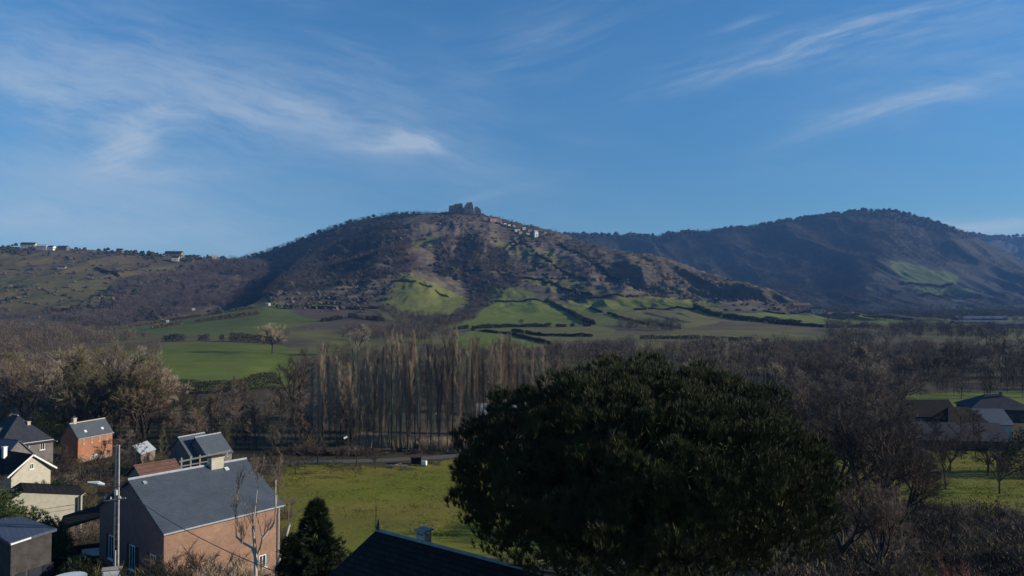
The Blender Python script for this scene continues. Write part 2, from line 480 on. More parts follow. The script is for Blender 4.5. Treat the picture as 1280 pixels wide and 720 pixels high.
def build_terrain():
    aN = 860
    a = np.concatenate([-1.5 + np.linspace(0, .75, 70)[:-1], np.linspace(-.75, .75, aN), 1.5 - np.linspace(.75, 0, 70)[1:]])
    s = np.zeros_like(a)
    ex = [40, 150, 500, 1500, 5000]
    a = np.concatenate([[-1.5] * 5, a, [1.5] * 5]); s = np.concatenate([[-e for e in ex[::-1]], s, ex])
    ys = np.concatenate([[-1500, -500, -200, -80, -30, 0], np.linspace(8, 100, 110), np.geomspace(100, 600, 250)[1:], np.geomspace(600, 2100, 420)[1:],
                         np.geomspace(2100, 3600, 150)[1:], np.geomspace(3600, 9000, 60)[1:]])
    nr, nc = len(ys), len(a)
    Y = np.repeat(ys[:, None], nc, 1)
    X = a[None] * np.maximum(Y, 8) + s[None]
    z, lid, u = terrain(X, Y, True)
    v = HOR - (z - CAMZ) / np.maximum(Y, 8) * F
    v0 = v.copy()
    # outlines of fields wander a little
    v = v + (vnoise(X / 45, Y / 45, 71) - .5) * 3.0 * np.clip(Y / 600, 0, 1)
    uu = u + (vnoise(X / 40, Y / 40, 72) - .5) * 8.0 * np.clip(Y / 600, .3, 1)
    col = np.zeros((nr, nc, 3))
    n = fbm(X / 55, Y / 55, 4, 81)[..., None]; n2 = fbm(X / 12, Y / 12, 3, 82)[..., None]
    def mixc(c1, c2, f): return np.array(c1) * (1 - f) + np.array(c2) * f
    f = np.clip((n - .35) / .3, 0, 1)
    col[:] = mixc(OLIVE, SCRUB, f)
    g = (lid == 0) & (Y < 330)
    gcol = mixc((.145, .155, .020), (.190, .160, .034), np.clip((n2 - .35) / .35, 0, 1))
    yard = mixc((.045, .045, .022), (.080, .060, .038), np.clip((n2 - .3) / .4, 0, 1))
    um = u + (vnoise(X / 2.2, Y / 2.2, 91) - .5) * 14 + (vnoise(X / 9, Y / 9, 92) - .5) * 26
    vm = v0 + (vnoise(X / 2.0, Y / 2.0, 93) - .5) * 5 + (vnoise(X / 8, Y / 8, 94) - .5) * 7
    isyard = ~inpoly(um, vm, [(352, 577), (480, 581), (600, 571), (820, 566), (1150, 561), (1500, 560), (1500, 655), (1250, 645), (1150, 628), (1080, 640), (900, 690), (640, 702), (430, 700), (385, 690), (338, 640), (330, 600)])
    col = np.where((g & ~isyard)[..., None], gcol, col)
    col = np.where((g & isyard)[..., None], yard, col)
    for lay, c1, c2 in ((1, (.112, .090, .066), (.060, .049, .038)), (2, DARK, BROWN), (3, (.098, .074, .046), (.072, .052, .038)), (4, (.032, .032, .030), (.044, .040, .035)), (5, (.05, .05, .04), (.065, .055, .042))):  # wooded hill kept dark: shade of its slope is put into the colour
        mk = (lid == lay) & (Y > (950 if lay == 1 else 0))
        # horizontal banding of terraces, in real height
        band = np.clip(np.sin((z + 6 * n[..., 0]) * .75) * .9 + .5, 0, 1)[..., None] * (1.0 if lay == 1 else .3)
        ff = np.clip(f * .6 + band * .5, 0, 1)
        col = np.where(mk[..., None], mixc(c1, c2, ff), col)
    for (c, y0, y1, poly) in FIELDS:
        mk = inpoly(uu, v, poly) & (Y > y0) & (Y < y1)
        cc = np.array(c) * (.8 + .4 * n)
        col = np.where(mk[..., None], cc, col)
    # ploughed stripes in one field, reddish bank on the red scar of the hill
    mk = inpoly(uu, v, [(798, 392), (850, 390), (872, 402), (815, 406)]) & (Y > 600) & (Y < 1400)
    stripe = (np.sin(X / 6.5 + Y / 40) > .55) & mk
    col = np.where(stripe[..., None], np.array(DARK), col)
    mk = inpoly(uu, v, [(482, 300), (505, 300), (525, 330), (505, 340), (488, 322)]) & (Y > 1200) & (Y < 1700)
    col = np.where(mk[..., None], np.array((.11, .065, .045)), col)
    mk = inpoly(uu, v, [(605, 268), (628, 276), (622, 281), (606, 276)]) & (Y > 1400)
    col = np.where(mk[..., None], np.array((.15, .10, .075)), col)
    mk = inpoly(uu, v, [(646, 292), (668, 290), (676, 298), (650, 300)]) & (Y > 1300)
    col = np.where(mk[..., None], np.array((.07, .09, .03)), col)
    # pale dry bank behind the poplars
    mk = inpoly(um, vm, [(450, 546), (520, 543), (640, 541), (700, 540), (700, 560), (600, 566), (520, 560), (450, 557)]) & (Y < 200)
    col = np.where(mk[..., None], mixc((.12, .09, .055), (.07, .055, .035), np.clip((n2 - .35) * 3, 0, 1)), col)
    # worn patch in the meadow
    mk = (((X + 15.0) / 5) ** 2 + ((Y - 99) / 3) ** 2 < 1)
    col = np.where(mk[..., None], col * .6 + np.array((.13, .09, .05)) * .4, col)
    co = np.stack([X, Y, z], -1).reshape(-1, 3)
    idx = np.arange(nr * nc).reshape(nr, nc)
    q = np.stack([idx[:-1, :-1], idx[:-1, 1:], idx[1:, 1:], idx[1:, :-1]], -1).reshape(-1, 4)
    ql = lid[:-1, :-1].reshape(-1)
    gm = ground_mat('ground_cover')
    names = ['ground', 'castle_hill', 'wooded_hill', 'hillside', 'mountain_ridge', 'distant_ridge']
    labels = {}
    flat = col.reshape(-1, 3)
    for k, nm in enumerate(names):
        f_ = q[ql == k]
        if not len(f_): continue
        used, inv = np.unique(f_, return_inverse=True)
        o = mesh_np(nm, co[used], inv.reshape(-1, 4), gm, smooth=True)
        o['kind'] = 'structure'
        ca = o.data.color_attributes.new('cover', 'FLOAT_COLOR', 'POINT')
        ca.data.foreach_set('color', np.concatenate([flat[used], np.ones((len(used), 1))], 1).astype(np.float32).ravel())
build_terrain()

def build_haze():
    bot, top = -2, 545
    x0, x1, y0, y1 = -9000, 9000, -1600, 9200
    V = np.array([(x0, y0, bot), (x1, y0, bot), (x1, y1, bot), (x0, y1, bot), (x0, y0, top), (x1, y0, top), (x1, y1, top), (x0, y1, top)])
    Fc = np.array([(3, 2, 1, 0), (4, 5, 6, 7), (0, 1, 5, 4), (1, 2, 6, 5), (2, 3, 7, 6), (3, 0, 4, 7)])
    m = bpy.data.materials.new('haze_air'); m.use_nodes = True
    t = NT(m.node_tree); t.n.clear()
    pv = t.node('ShaderNodeVolumePrincipled')
    pv.inputs['Color'].default_value = HAZE_COL
    pv.inputs['Density'].default_value = HAZE_D
    pv.inputs['Anisotropy'].default_value = 0.0
    out = t.node('ShaderNodeOutputMaterial'); t.l.new(pv.outputs[0], out.inputs['Volume'])
    o = mesh_np('haze', V, Fc, m)
    o['kind'] = 'stuff'
HAZE_COL = (.22, .48, 1.0, 1)
HAZE_D = 0.000072
build_haze()

# ============================================================ vegetation
def veg_mat(name, col, attr=False, rough=.9, rnd=.35, hue=(1.15, .95, .8)):
    """bark / twig / leaf colour, varying from plant to plant and along each plant"""
    m = bpy.data.materials.new(name); m.use_nodes = True
    t = NT(m.node_tree); b = t.n['Principled BSDF']
    oi = t.node('ShaderNodeObjectInfo'); geo = t.node('ShaderNodeNewGeometry')
    n = t.noise(geo.outputs['Position'], .8 if not attr else .05, 3, .6)
    if attr:
        a = t.node('ShaderNodeAttribute'); a.attribute_name = 'cover'; base = a.outputs['Color']
    else:
        base = t.mix(t.m('MULTIPLY', oi.outputs['Random'], .6), col, tuple(c * h for c, h in zip(col, hue)))
    k = t.m('ADD', t.m('MULTIPLY', oi.outputs['Random'], rnd), t.m('ADD', t.m('MULTIPLY', n, .6), .7 - rnd / 2))
    t.l.new(t.mix(1.0, base, t.xyz(k, k, k), 'MULTIPLY'), b.inputs['Base Color'])
    b.inputs['Roughness'].default_value = rough
    b.inputs['Specular IOR Level'].default_value = .15
    return m

# ---- far woods and scrub that nobody could count: soups of small leaf-clump faces
def dome_template(rng, seg, rings, ntuft):
    """a soft lumpy crown (unit width and height) with loose twig clumps round its outline -> (k,3,3) triangles, (k,3,3) normals"""
    P = [np.array([[0, 0, 1.0 + rng.normal(0, .06)]])]
    for r in range(1, rings + 1):
        th = np.pi * .60 * r / rings
        a = np.arange(seg) * 2 * np.pi / seg + r * .4
        rad = .5 * np.sin(th) * (1 + rng.normal(0, .16, seg)); zz = .42 + .55 * np.cos(th) * (1 + rng.normal(0, .10, seg))
        P.append(np.stack([np.cos(a) * rad, np.sin(a) * rad, zz], 1))
    V = np.concatenate(P); F_ = []
    for k in range(seg): F_.append((0, 1 + k, 1 + (k + 1) % seg))
    for r in range(rings - 1):
        for k in range(seg):
            a0 = 1 + r * seg + k; a1 = 1 + r * seg + (k + 1) % seg
            F_.append((a0, a0 + seg, a1 + seg)); F_.append((a0, a1 + seg, a1))
    T = V[np.array(F_)]
    if ntuft:
        d = rng.normal(size=(ntuft, 3)); d[:, 2] = np.abs(d[:, 2]) * .9; d /= np.linalg.norm(d, axis=1)[:, None]
        c = d * np.array([.50, .50, .54]) * rng.uniform(.8, 1.12, (ntuft, 1)) + np.array([0, 0, .42])
        T = np.concatenate([T, c[:, None] + rng.normal(size=(ntuft, 3, 3)) * .055])
    return T

def sliver_template(rng, n, wk=1.0):
    """a bare tree seen from afar: upward sprays of thin slivers filling a tall crown"""
    q = rng.normal(size=(n, 3)); q /= np.linalg.norm(q, axis=1)[:, None]; q *= rng.uniform(0, 1, (n, 1)) ** .45
    q[:, :2] *= .46; q[:, 2] = .56 + q[:, 2] * .40
    d = q - np.array([0, 0, .02]); d[:, 2] += .2; d /= np.linalg.norm(d, axis=1)[:, None]; d += rng.normal(0, .28, d.shape)
    x = np.cross(d, rng.normal(size=d.shape)); x /= np.linalg.norm(x, axis=1)[:, None]
    w = rng.uniform(.006, .013, (n, 1)) * (170 / n) ** .5; l = rng.uniform(.07, .17, (n, 1)) * (170 / n) ** .25
    T = np.stack([q - x * w, q + x * w, q + d * l], 1)
    tr = np.array([[[-.016, 0, 0], [.016, 0, 0], [0, 0, .7]], [[0, -.016, 0], [0, .016, 0], [0, 0, .7]]])
    lim = []
    for k in range(7):
        a = rng.uniform(0, 6.28); r = rng.uniform(.2, .4); b = np.array([0, 0, rng.uniform(.18, .4)]); e = np.array([math.cos(a) * r, math.sin(a) * r, rng.uniform(.6, .92)])
        s_ = np.array([-math.sin(a), math.cos(a), 0]) * .010
        lim.append([b - s_, b + s_, e])
    return np.concatenate([T, tr, np.array(lim)])

def sample_ground(rng, poly, y0, y1, dens, lid=None, ug=None, prob=None):
    us = [p[0] for p in poly]; u0, u1 = min(us), max(us)
    area = (u1 - u0) / F * (y1 * y1 - y0 * y0) / 2
    n = int(area * dens)
    Y = np.sqrt(rng.uniform(y0 * y0, y1 * y1, n)); u = rng.uniform(u0, u1, n)
    X = (u - 640) / F * Y
    z, l, _ = terrain(X, Y, True)
    v = HOR - (z - CAMZ) / Y * F
    uu = u + (vnoise(X / 35, Y / 35, 7) - .5) * 10; vv = v + (vnoise(X / 30, Y / 30, 8) - .5) * 4
    ok = inpoly(uu, vv, poly)
    if lid is not None: ok &= np.isin(l, lid)
    if prob is not None: ok &= rng.uniform(size=n) < prob(X, Y, z)
    return np.stack([X, Y, z], 1)[ok]

def scatter_stuff(name, zones, seed, shape, m=None):
    rng = np.random.default_rng(seed)
    tpl = [sliver_template(rng, shape[1]) if shape[0] == 'sliver' else dome_template(rng, *shape[1:]) for _ in range(6)]
    VV = []; CC = []
    for (poly, y0, y1, dens, h0, h1, wr, cols, lid, prob) in zones:
        P = sample_ground(rng, poly, y0, y1, dens, lid, prob=prob)
        if not len(P): continue
        k = len(P)
        h = rng.uniform(h0, h1, k) * (0.8 + .5 * rng.uniform(size=k) ** 2); w = h * wr * rng.uniform(.8, 1.3, k)
        ti = rng.integers(0, 6, k); ang = rng.uniform(0, 2 * np.pi, k)
        T = np.stack(tpl)[ti]                                   # k,n,3,3
        ca, sa = np.cos(ang)[:, None, None], np.sin(ang)[:, None, None]
        x = (T[..., 0] * ca - T[..., 1] * sa) * w[:, None, None]; y = (T[..., 0] * sa + T[..., 1] * ca) * w[:, None, None]
        zz = T[..., 2] * h[:, None, None]
        V = np.stack([x, y, zz], -1) + P[:, None, None, :] - np.array([0, 0, .06]) * h[:, None, None, None]
        cc = np.array(cols)[rng.integers(0, len(cols), k)] * rng.uniform(.75, 1.25, (k, 1))
        patch = .75 + .5 * fbm(P[:, 0] / 60, P[:, 1] / 60, 2, 3)[:, None]
        cc = cc * patch
        VV.append(V.reshape(-1, 3)); CC.append(np.repeat(cc, T.shape[1] * 3, 0))
    V = np.concatenate(VV); C = np.concatenate(CC)
    o = mesh_np(name, V, np.arange(len(V)).reshape(-1, 3), m)
    ca = o.data.color_attributes.new('cover', 'FLOAT_COLOR', 'POINT')
    ca.data.foreach_set('color', np.concatenate([C, np.ones((len(C), 1))], 1).astype(np.float32).ravel())
    o['kind'] = 'stuff'
    return o

WM = veg_mat('far_wood', (1, 1, 1), attr=True, rnd=0)
GREYS = [(.082, .064, .058), (.092, .070, .058), (.072, .060, .056), (.090, .064, .052)]
BROWNS = [(.125, .090, .058), (.10, .075, .053), (.135, .105, .062), (.085, .066, .048)]
DARKS = [(.036, .030, .024), (.030, .032, .020), (.046, .037, .030)]
SOFT = [(.060, .047, .042), (.052, .043, .040)]
EVER = [(.022, .034, .016), (.03, .04, .02)]
clump = lambda s, th, sd: (lambda X, Y, z: np.clip((fbm(X / s, Y / s, 3, sd) - th) * 8, 0, 1))
def band(lo, per=9.0, th=.35):
    return lambda X, Y, z: (np.abs(((z + 8 * fbm(X / 70, Y / 70, 3, 77)) / per) % 1 - .5) < th / 2).astype(float) * np.clip((fbm(X / 45, Y / 45, 3, 78) - .3) * 5, 0, 1) + lo

FULLU = [(-60, 250), (1340, 250), (1340, 440), (-60, 440)]
def far_vegetation():
    # mountain and its treeline
    scatter_stuff('mountain_woodland', [
        ([(540, 255), (1190, 255), (1190, 330), (1110, 322), (1095, 345), (1060, 380), (1060, 396), (540, 396)], 1850, 3460, .0072, 9, 15, 1.1, DARKS + [(.06, .045, .038)], [4], None),
        ([(1095, 255), (1345, 255), (1345, 396), (1100, 396)], 1800, 3460, .0030, 8, 13, 1.1, DARKS + BROWNS, [4], clump(140, .42, 5)),
        ([(1040, 355), (1345, 355), (1345, 400), (1040, 400)], 1300, 2500, .0060, 8, 13, 1.1, GREYS + DARKS, None, clump(90, .40, 6)),
        ([(640, 280), (1340, 280), (1340, 300), (640, 300)], 3240, 3430, .004, 12, 20, .8, EVER, [4], None),
        ([(1100, 280), (1345, 280), (1345, 310), (1100, 310)], 4700, 5320, .0012, 13, 24, 1.2, DARKS, [5], None),
    ], 11, ('sliver', 44), WM)
    scatter_stuff('hill_woodland', [
        ([(250, 255), (560, 255), (560, 400), (250, 400)], 1450, 2010, .020, 7, 12, 1.0, DARKS, [2], None),  # dark wood colours carry the shade of the back slope
        ([(330, 338), (372, 325), (420, 300), (470, 280), (500, 276), (512, 300), (500, 342), (470, 352), (380, 368), (330, 366)], 950, 1700, .020, 6, 11, 1.1, DARKS + GREYS[:1], [1], None),
        ([(395, 318), (430, 300), (480, 292), (505, 290), (520, 325), (500, 345), (455, 348), (415, 340)], 1000, 1700, .014, 7, 11, 1.2, GREYS, [1], None),
        ([(480, 300), (510, 300), (528, 334), (510, 345), (484, 322)], 1100, 1600, .014, 6, 10, 1.1, [(.115, .07, .056), (.10, .068, .055)], [1], None),
        ([(545, 300), (575, 296), (606, 302), (640, 325), (655, 358), (600, 358), (556, 350), (538, 325)], 1150, 1700, .022, 6, 11, 1.1, DARKS + GREYS[:2], [1], None),
        ([(585, 310), (622, 308), (636, 335), (615, 352), (585, 350)], 1150, 1650, .010, 7, 11, 1.1, GREYS, [1], None),
        ([(570, 350), (640, 356), (622, 372), (590, 400), (560, 402), (592, 378)], 800, 1400, .020, 5, 10, 1.1, GREYS + DARKS, [1], None),
        ([(725, 305), (750, 312), (748, 345), (722, 345)], 1100, 1700, .012, 6, 10, 1.2, GREYS, [1], None),
        ([(380, 258), (575, 258), (575, 282), (380, 300)], 1450, 1730, .004, 3, 7, 1.0, DARKS + GREYS, [1, 2], None),
        ([(620, 258), (740, 272), (740, 310), (620, 290)], 1450, 1720, .005, 4, 8, 1.0, DARKS, [1], None),
    ], 12, ('sliver', 84), WM)
    scatter_stuff('hill_thicket', [
        ([(250, 255), (560, 255), (560, 400), (250, 400)], 1450, 2010, .002, 6, 10, 1.1, DARKS, [2], None),
        ([(330, 338), (372, 325), (420, 300), (470, 280), (500, 276), (512, 300), (500, 342), (470, 352), (380, 368), (330, 366)], 950, 1700, .0018, 6, 9, 1.2, DARKS, [1], None),
        ([(400, 318), (430, 302), (480, 294), (505, 290), (520, 325), (500, 345), (455, 348), (415, 340)], 1000, 1700, .003, 7, 10, 1.2, DARKS + SOFT, [1], clump(50, .40, 21)),
        ([(545, 300), (575, 296), (606, 302), (640, 325), (655, 358), (600, 358), (556, 350), (538, 325)], 1150, 1700, .003, 6, 10, 1.2, DARKS + SOFT, [1], None),
        ([(570, 350), (640, 356), (622, 372), (590, 400), (560, 402), (592, 378)], 800, 1400, .003, 5, 8, 1.2, SOFT + DARKS, [1], None),
        ([(135, 362), (160, 352), (225, 338), (240, 328), (335, 326), (352, 352), (330, 386), (250, 388), (130, 414), (60, 410)], 820, 1680, .0016, 7, 10, 1.1, SOFT + DARKS, [3, 0], clump(60, .42, 31)),
        ([(640, 275), (1200, 255), (1200, 300), (640, 302)], 3260, 3440, .0035, 11, 19, .9, EVER + DARKS, [4], clump(60, .35, 66)),
        ([(1180, 285), (1345, 285), (1345, 302), (1180, 302)], 5000, 5350, .0010, 16, 28, 1.0, EVER + DARKS, [5], None),
    ], 22, ('dome', 8, 3, 70), WM)
    scatter_stuff('scrub', [
        ([(335, 330), (560, 262), (740, 285), (830, 318), (1000, 380), (1000, 392), (860, 376), (700, 378), (600, 357), (520, 345), (480, 385), (330, 385)], 950, 1720, .012, 2.2, 4.6, 1.5, BROWNS + GREYS + DARKS, [1], lambda X, Y, z: band(.05, 8.5, .42)(X, Y, z) * np.clip((fbm(X / 75, Y / 120, 3, 90) - .36) * 6, .06, 1)),
        ([(330, 360), (500, 345), (490, 390), (330, 390)], 850, 1300, .012, 3, 6, 1.3, GREYS + DARKS, [1], band(.15, 7, .4)),
        ([(-60, 300), (340, 300), (340, 410), (-60, 410)], 850, 1660, .006, 2.0, 4.5, 1.4, BROWNS + GREYS + DARKS, [3], band(.04, 9, .3)),
        ([(-60, 300), (340, 318), (340, 328), (180, 330), (-60, 316)], 1300, 1660, .005, 4, 9, .9, EVER + DARKS, [3], clump(40, .45, 12)),
        ([(140, 308), (345, 316), (345, 330), (230, 326), (140, 318)], 1400, 1680, .010, 5, 11, .6, EVER + DARKS, [3, 2], clump(30, .38, 19)),
        ([(-60, 360), (150, 360), (150, 400), (-60, 400)], 800, 1300, .010, 2, 5, 1.4, BROWNS + DARKS, [3], band(.1, 7, .35)),
    ], 13, ('dome', 6, 2, 14), WM)
    scatter_stuff('valley_woodland', [
        ([(135, 362), (160, 352), (225, 338), (240, 328), (335, 326), (352, 352), (330, 386), (250, 388), (130, 414), (60, 410), (100, 394), (140, 385)], 820, 1680, .018, 8, 13, .95, GREYS + [(.085, .07, .07)], [3, 0], clump(70, .28, 31)),
        ([(-60, 388), (60, 390), (140, 392), (130, 414), (0, 425), (-60, 425)], 650, 1250, .009, 5, 10, 1.0, GREYS + BROWNS, None, clump(50, .40, 32)),
        ([(-60, 405), (110, 411), (130, 418), (200, 422), (60, 440), (-60, 440)], 420, 850, .012, 6, 10, 1.0, GREYS + BROWNS, None, None),
        ([(300, 326), (350, 338), (345, 368), (300, 372)], 1000, 1700, .016, 7, 11, .95, DARKS + GREYS[:1], [3, 1, 2], None),
    ], 14, ('sliver', 110), WM)
    # woods of the plain, between 420 m and the feet of the hills
    scatter_stuff('plain_woodland', [
        ([(430, 396), (560, 400), (566, 412), (552, 430), (520, 440), (420, 425)], 520, 1000, .014, 6, 11, .9, BROWNS + GREYS + DARKS, None, clump(60, .38, 41)),
        ([(470, 385), (560, 398), (575, 392), (600, 398), (560, 412), (500, 408)], 650, 1000, .02, 5, 9, 1.0, DARKS + BROWNS, None, None),
        ([(690, 434), (760, 434), (850, 436), (960, 436), (1060, 432), (1060, 456), (850, 456), (690, 456)], 370, 600, .018, 5, 9, .85, BROWNS + GREYS, None, clump(40, .30, 42)),
        ([(770, 404), (850, 402), (850, 414), (780, 414)], 650, 900, .018, 4, 8, 1.0, BROWNS + DARKS, None, None),
        ([(1030, 406), (1345, 412), (1345, 445), (1030, 445)], 360, 1000, .010, 6, 11, .9, BROWNS + GREYS + DARKS, None, clump(60, .42, 43)),
        ([(980, 385), (1345, 385), (1345, 404), (980, 402)], 1000, 2100, .0050, 6, 10, 1.1, GREYS + DARKS, None, clump(110, .44, 44)),
        ([(150, 425), (200, 422), (340, 418), (420, 404), (480, 400), (480, 420), (350, 424)], 500, 800, .006, 4, 8, 1.1, BROWNS, None, clump(50, .5, 45)),
    ], 15, ('sliver', 170), WM)
    # undergrowth and saplings of the near woods
    scatter_stuff('undergrowth', [
        ([(855, 440), (1000, 415), (1345, 425), (1345, 498), (1130, 500), (1120, 560), (855, 575)], 118, 470, .020, 5, 10, .7, BROWNS + GREYS + DARKS, None, None),
        ([(-60, 425), (200, 425), (215, 548), (-60, 548)], 170, 460, .012, 5, 10, .8, BROWNS + GREYS, None, None),
        ([(200, 505), (400, 500), (455, 430), (480, 566), (340, 578), (205, 572)], 145, 300, .030, 3, 7, 1.0, DARKS + BROWNS, None, clump(14, .35, 51)),
        ([(400, 440), (860, 436), (860, 520), (400, 535)], 190, 520, .016, 5, 9, .8, BROWNS + DARKS, None, clump(24, .40, 52)),
        ([(985, 640), (1080, 625), (1150, 632), (1345, 655), (1345, 760), (940, 760)], 38, 106, .30, 1.4, 3.2, 1.5, DARKS + DARKS + BROWNS, None, None),
        ([(-60, 560), (90, 570), (200, 585), (345, 580), (338, 655), (120, 690), (-60, 640)], 72, 152, .20, 1.0, 2.8, 1.4, DARKS + BROWNS, None, clump(8, .30, 53)),
    ], 16, ('sliver', 260), WM)
far_vegetation()

# ---- hedges: one ragged strip of twigs each, a thing of its own
HEDGES = [  # (row/column points, height, width, colours, label)
    ([(205, 427), (260, 426), (352, 430)], 5.0, 5, DARKS, 'dark hedge along the top edge of the bright green field on the left'),
    ([(200, 494), (260, 492), (345, 484)], 4.0, 4, DARKS, 'dark hedge along the bottom edge of the bright green field on the left'),
    ([(120, 413), (200, 403), (320, 385)], 3.0, 4, BROWNS, 'thin brown hedge along the skyline edge of the sloping left pasture'),
    ([(190, 411), (255, 402), (330, 393)], 4.0, 5, BROWNS, 'scruffy brown hedge crossing the middle of the sloping left pasture'),
    ([(380, 385), (440, 387), (480, 386)], 3.0, 3, DARKS, 'dark hedge along the foot of the terraced scrub left of the green knoll'),
    ([(400, 403), (440, 397), (480, 402)], 4.0, 5, DARKS, 'dark hedge below the ploughed brown field'),
    ([(568, 412), (640, 409), (738, 408)], 3.5, 4, DARKS, 'dark hedge along the bottom of the big green field under the castle hill'),
    ([(612, 378), (684, 378)], 1.6, 2, DARKS, 'thin dark line of hedge across the top of the big green field'),
    ([(682, 377), (712, 391), (742, 406)], 4.0, 6, DARKS, 'dark hedge running down the right side of the big green field'),
    ([(590, 413), (640, 418), (692, 432)], 2.0, 3, DARKS, 'thin hedge curving over the small bright field behind the poplars'),
    ([(640, 414), (680, 420), (740, 421)], 2.5, 3, DARKS, 'broken dark hedge in the olive rough ground below the big green field'),
    ([(700, 375), (780, 372), (860, 371)], 1.8, 3, BROWNS, 'brown hedge along the foot of the eroded spur'),
    ([(792, 388), (840, 386), (880, 386)], 2.2, 3, DARKS, 'dark hedge between the two upper fields right of the big green field'),
    ([(738, 385), (752, 391)], 2.2, 3, DARKS, 'short dark scrap of hedge in the pasture right of the big green field'),
    ([(760, 392), (800, 404), (850, 411)], 2.0, 3, DARKS, 'thin dark hedge left of the furrowed field'),
    ([(868, 384), (890, 394), (930, 401), (1000, 406)], 5.5, 8, DARKS, 'thick dark hedge running down to the right from the furrowed field'),
    ([(905, 388), (1000, 392), (1090, 396), (1140, 400)], 1.6, 2, DARKS, 'thin hedge along the top of the long bright strip field'),
    ([(960, 404), (1040, 410), (1100, 409)], 3.0, 5, DARKS, 'dark hedge below the long bright strip field'),
    ([(800, 424), (880, 424), (960, 428)], 3.0, 4, BROWNS, 'brown hedge along the olive field behind the pine'),
    ([(1125, 356), (1190, 357)], 5, 8, DARKS, 'dark hedge between the two small fields on the distant mountain foot'),
    ([(1150, 371), (1225, 371)], 5, 8, DARKS, 'dark hedge along the bottom of the lower field on the mountain foot'),
    ([(120, 336), (148, 347)], 4, 5, DARKS, 'slanting dark hedge in the middle of the left hillside pasture'),
    ([(62, 388), (118, 392)], 4, 6, DARKS, 'dark hedge at the foot of the left hillside pasture'),
    ([(700, 306), (740, 330), (775, 350)], 4, 6, DARKS, 'slanting dark hedge running down the dry flank right of the village'),
    ([(640, 302), (690, 330), (735, 352)], 3, 4, DARKS, 'slanting dark hedge in the middle of the terraced dry flank'),
    ([(620, 338), (680, 352), (740, 372)], 3, 4, DARKS, 'dark hedge line along the foot of the terraces above the green fields'),
    ([(345, 352), (420, 348), (500, 340)], 3, 4, BROWNS, 'brown hedge line across the scrub left of the green knoll'),
    ([(490, 352), (560, 372)], 2, 3, BROWNS, 'thin hedge line beside the rusty scrub above the green knoll'),
]
def build_hedges():
    rng = np.random.default_rng(5)
    for (pts, h, w, cols, lab) in HEDGES:
        g = [hit(u, v, 150) for u, v in pts]
        P = np.array(g); seg = np.linalg.norm(np.diff(P[:, :2], axis=0), axis=1); L = seg.sum()
        h = h * (1.1 if P[:, 1].mean() > 450 else 1.4); w = w * .6; n = int(min(20000, max(300, L * (60 if P[:, 1].mean() > 450 else 240))))
        s = rng.uniform(0, L, n); cum = np.concatenate([[0], np.cumsum(seg)])
        x = np.interp(s, cum, P[:, 0]) + rng.normal(0, w * .28, n); y = np.interp(s, cum, P[:, 1]) + rng.normal(0, w * .28, n)
        hh = h * (.45 + .9 * fbm(s / 9, s * 0 + h, 3, int(L) % 90))
        z = terrain(x, y) + rng.uniform(0, 1, n) ** .8 * hh
        c = np.stack([x, y, z], 1)
        gap = fbm(s / 14 + h * 3, s * 0 + w, 3, int(L) % 70) > .33      # gaps where the hedge has died back
        c = c[gap]; n = len(c)
        a = rng.normal(size=(n, 3, 3)) * max(.075 * h ** .5, P[:, 1].mean() * .0006)
        V = (c[:, None] + a).reshape(-1, 3)
        o = mesh_np('hedge', V, np.arange(n * 3).reshape(-1, 3), WM)
        C = np.array(cols)[rng.integers(0, len(cols), n)] * rng.uniform(.7, 1.2, (n, 1)); C = np.repeat(C, 3, 0)
        ca = o.data.color_attributes.new('cover', 'FLOAT_COLOR', 'POINT')
        ca.data.foreach_set('color', np.concatenate([C, np.ones((len(C), 1))], 1).astype(np.float32).ravel())
        tag(o, lab, 'hedge', 'hedges between the fields')
build_hedges()

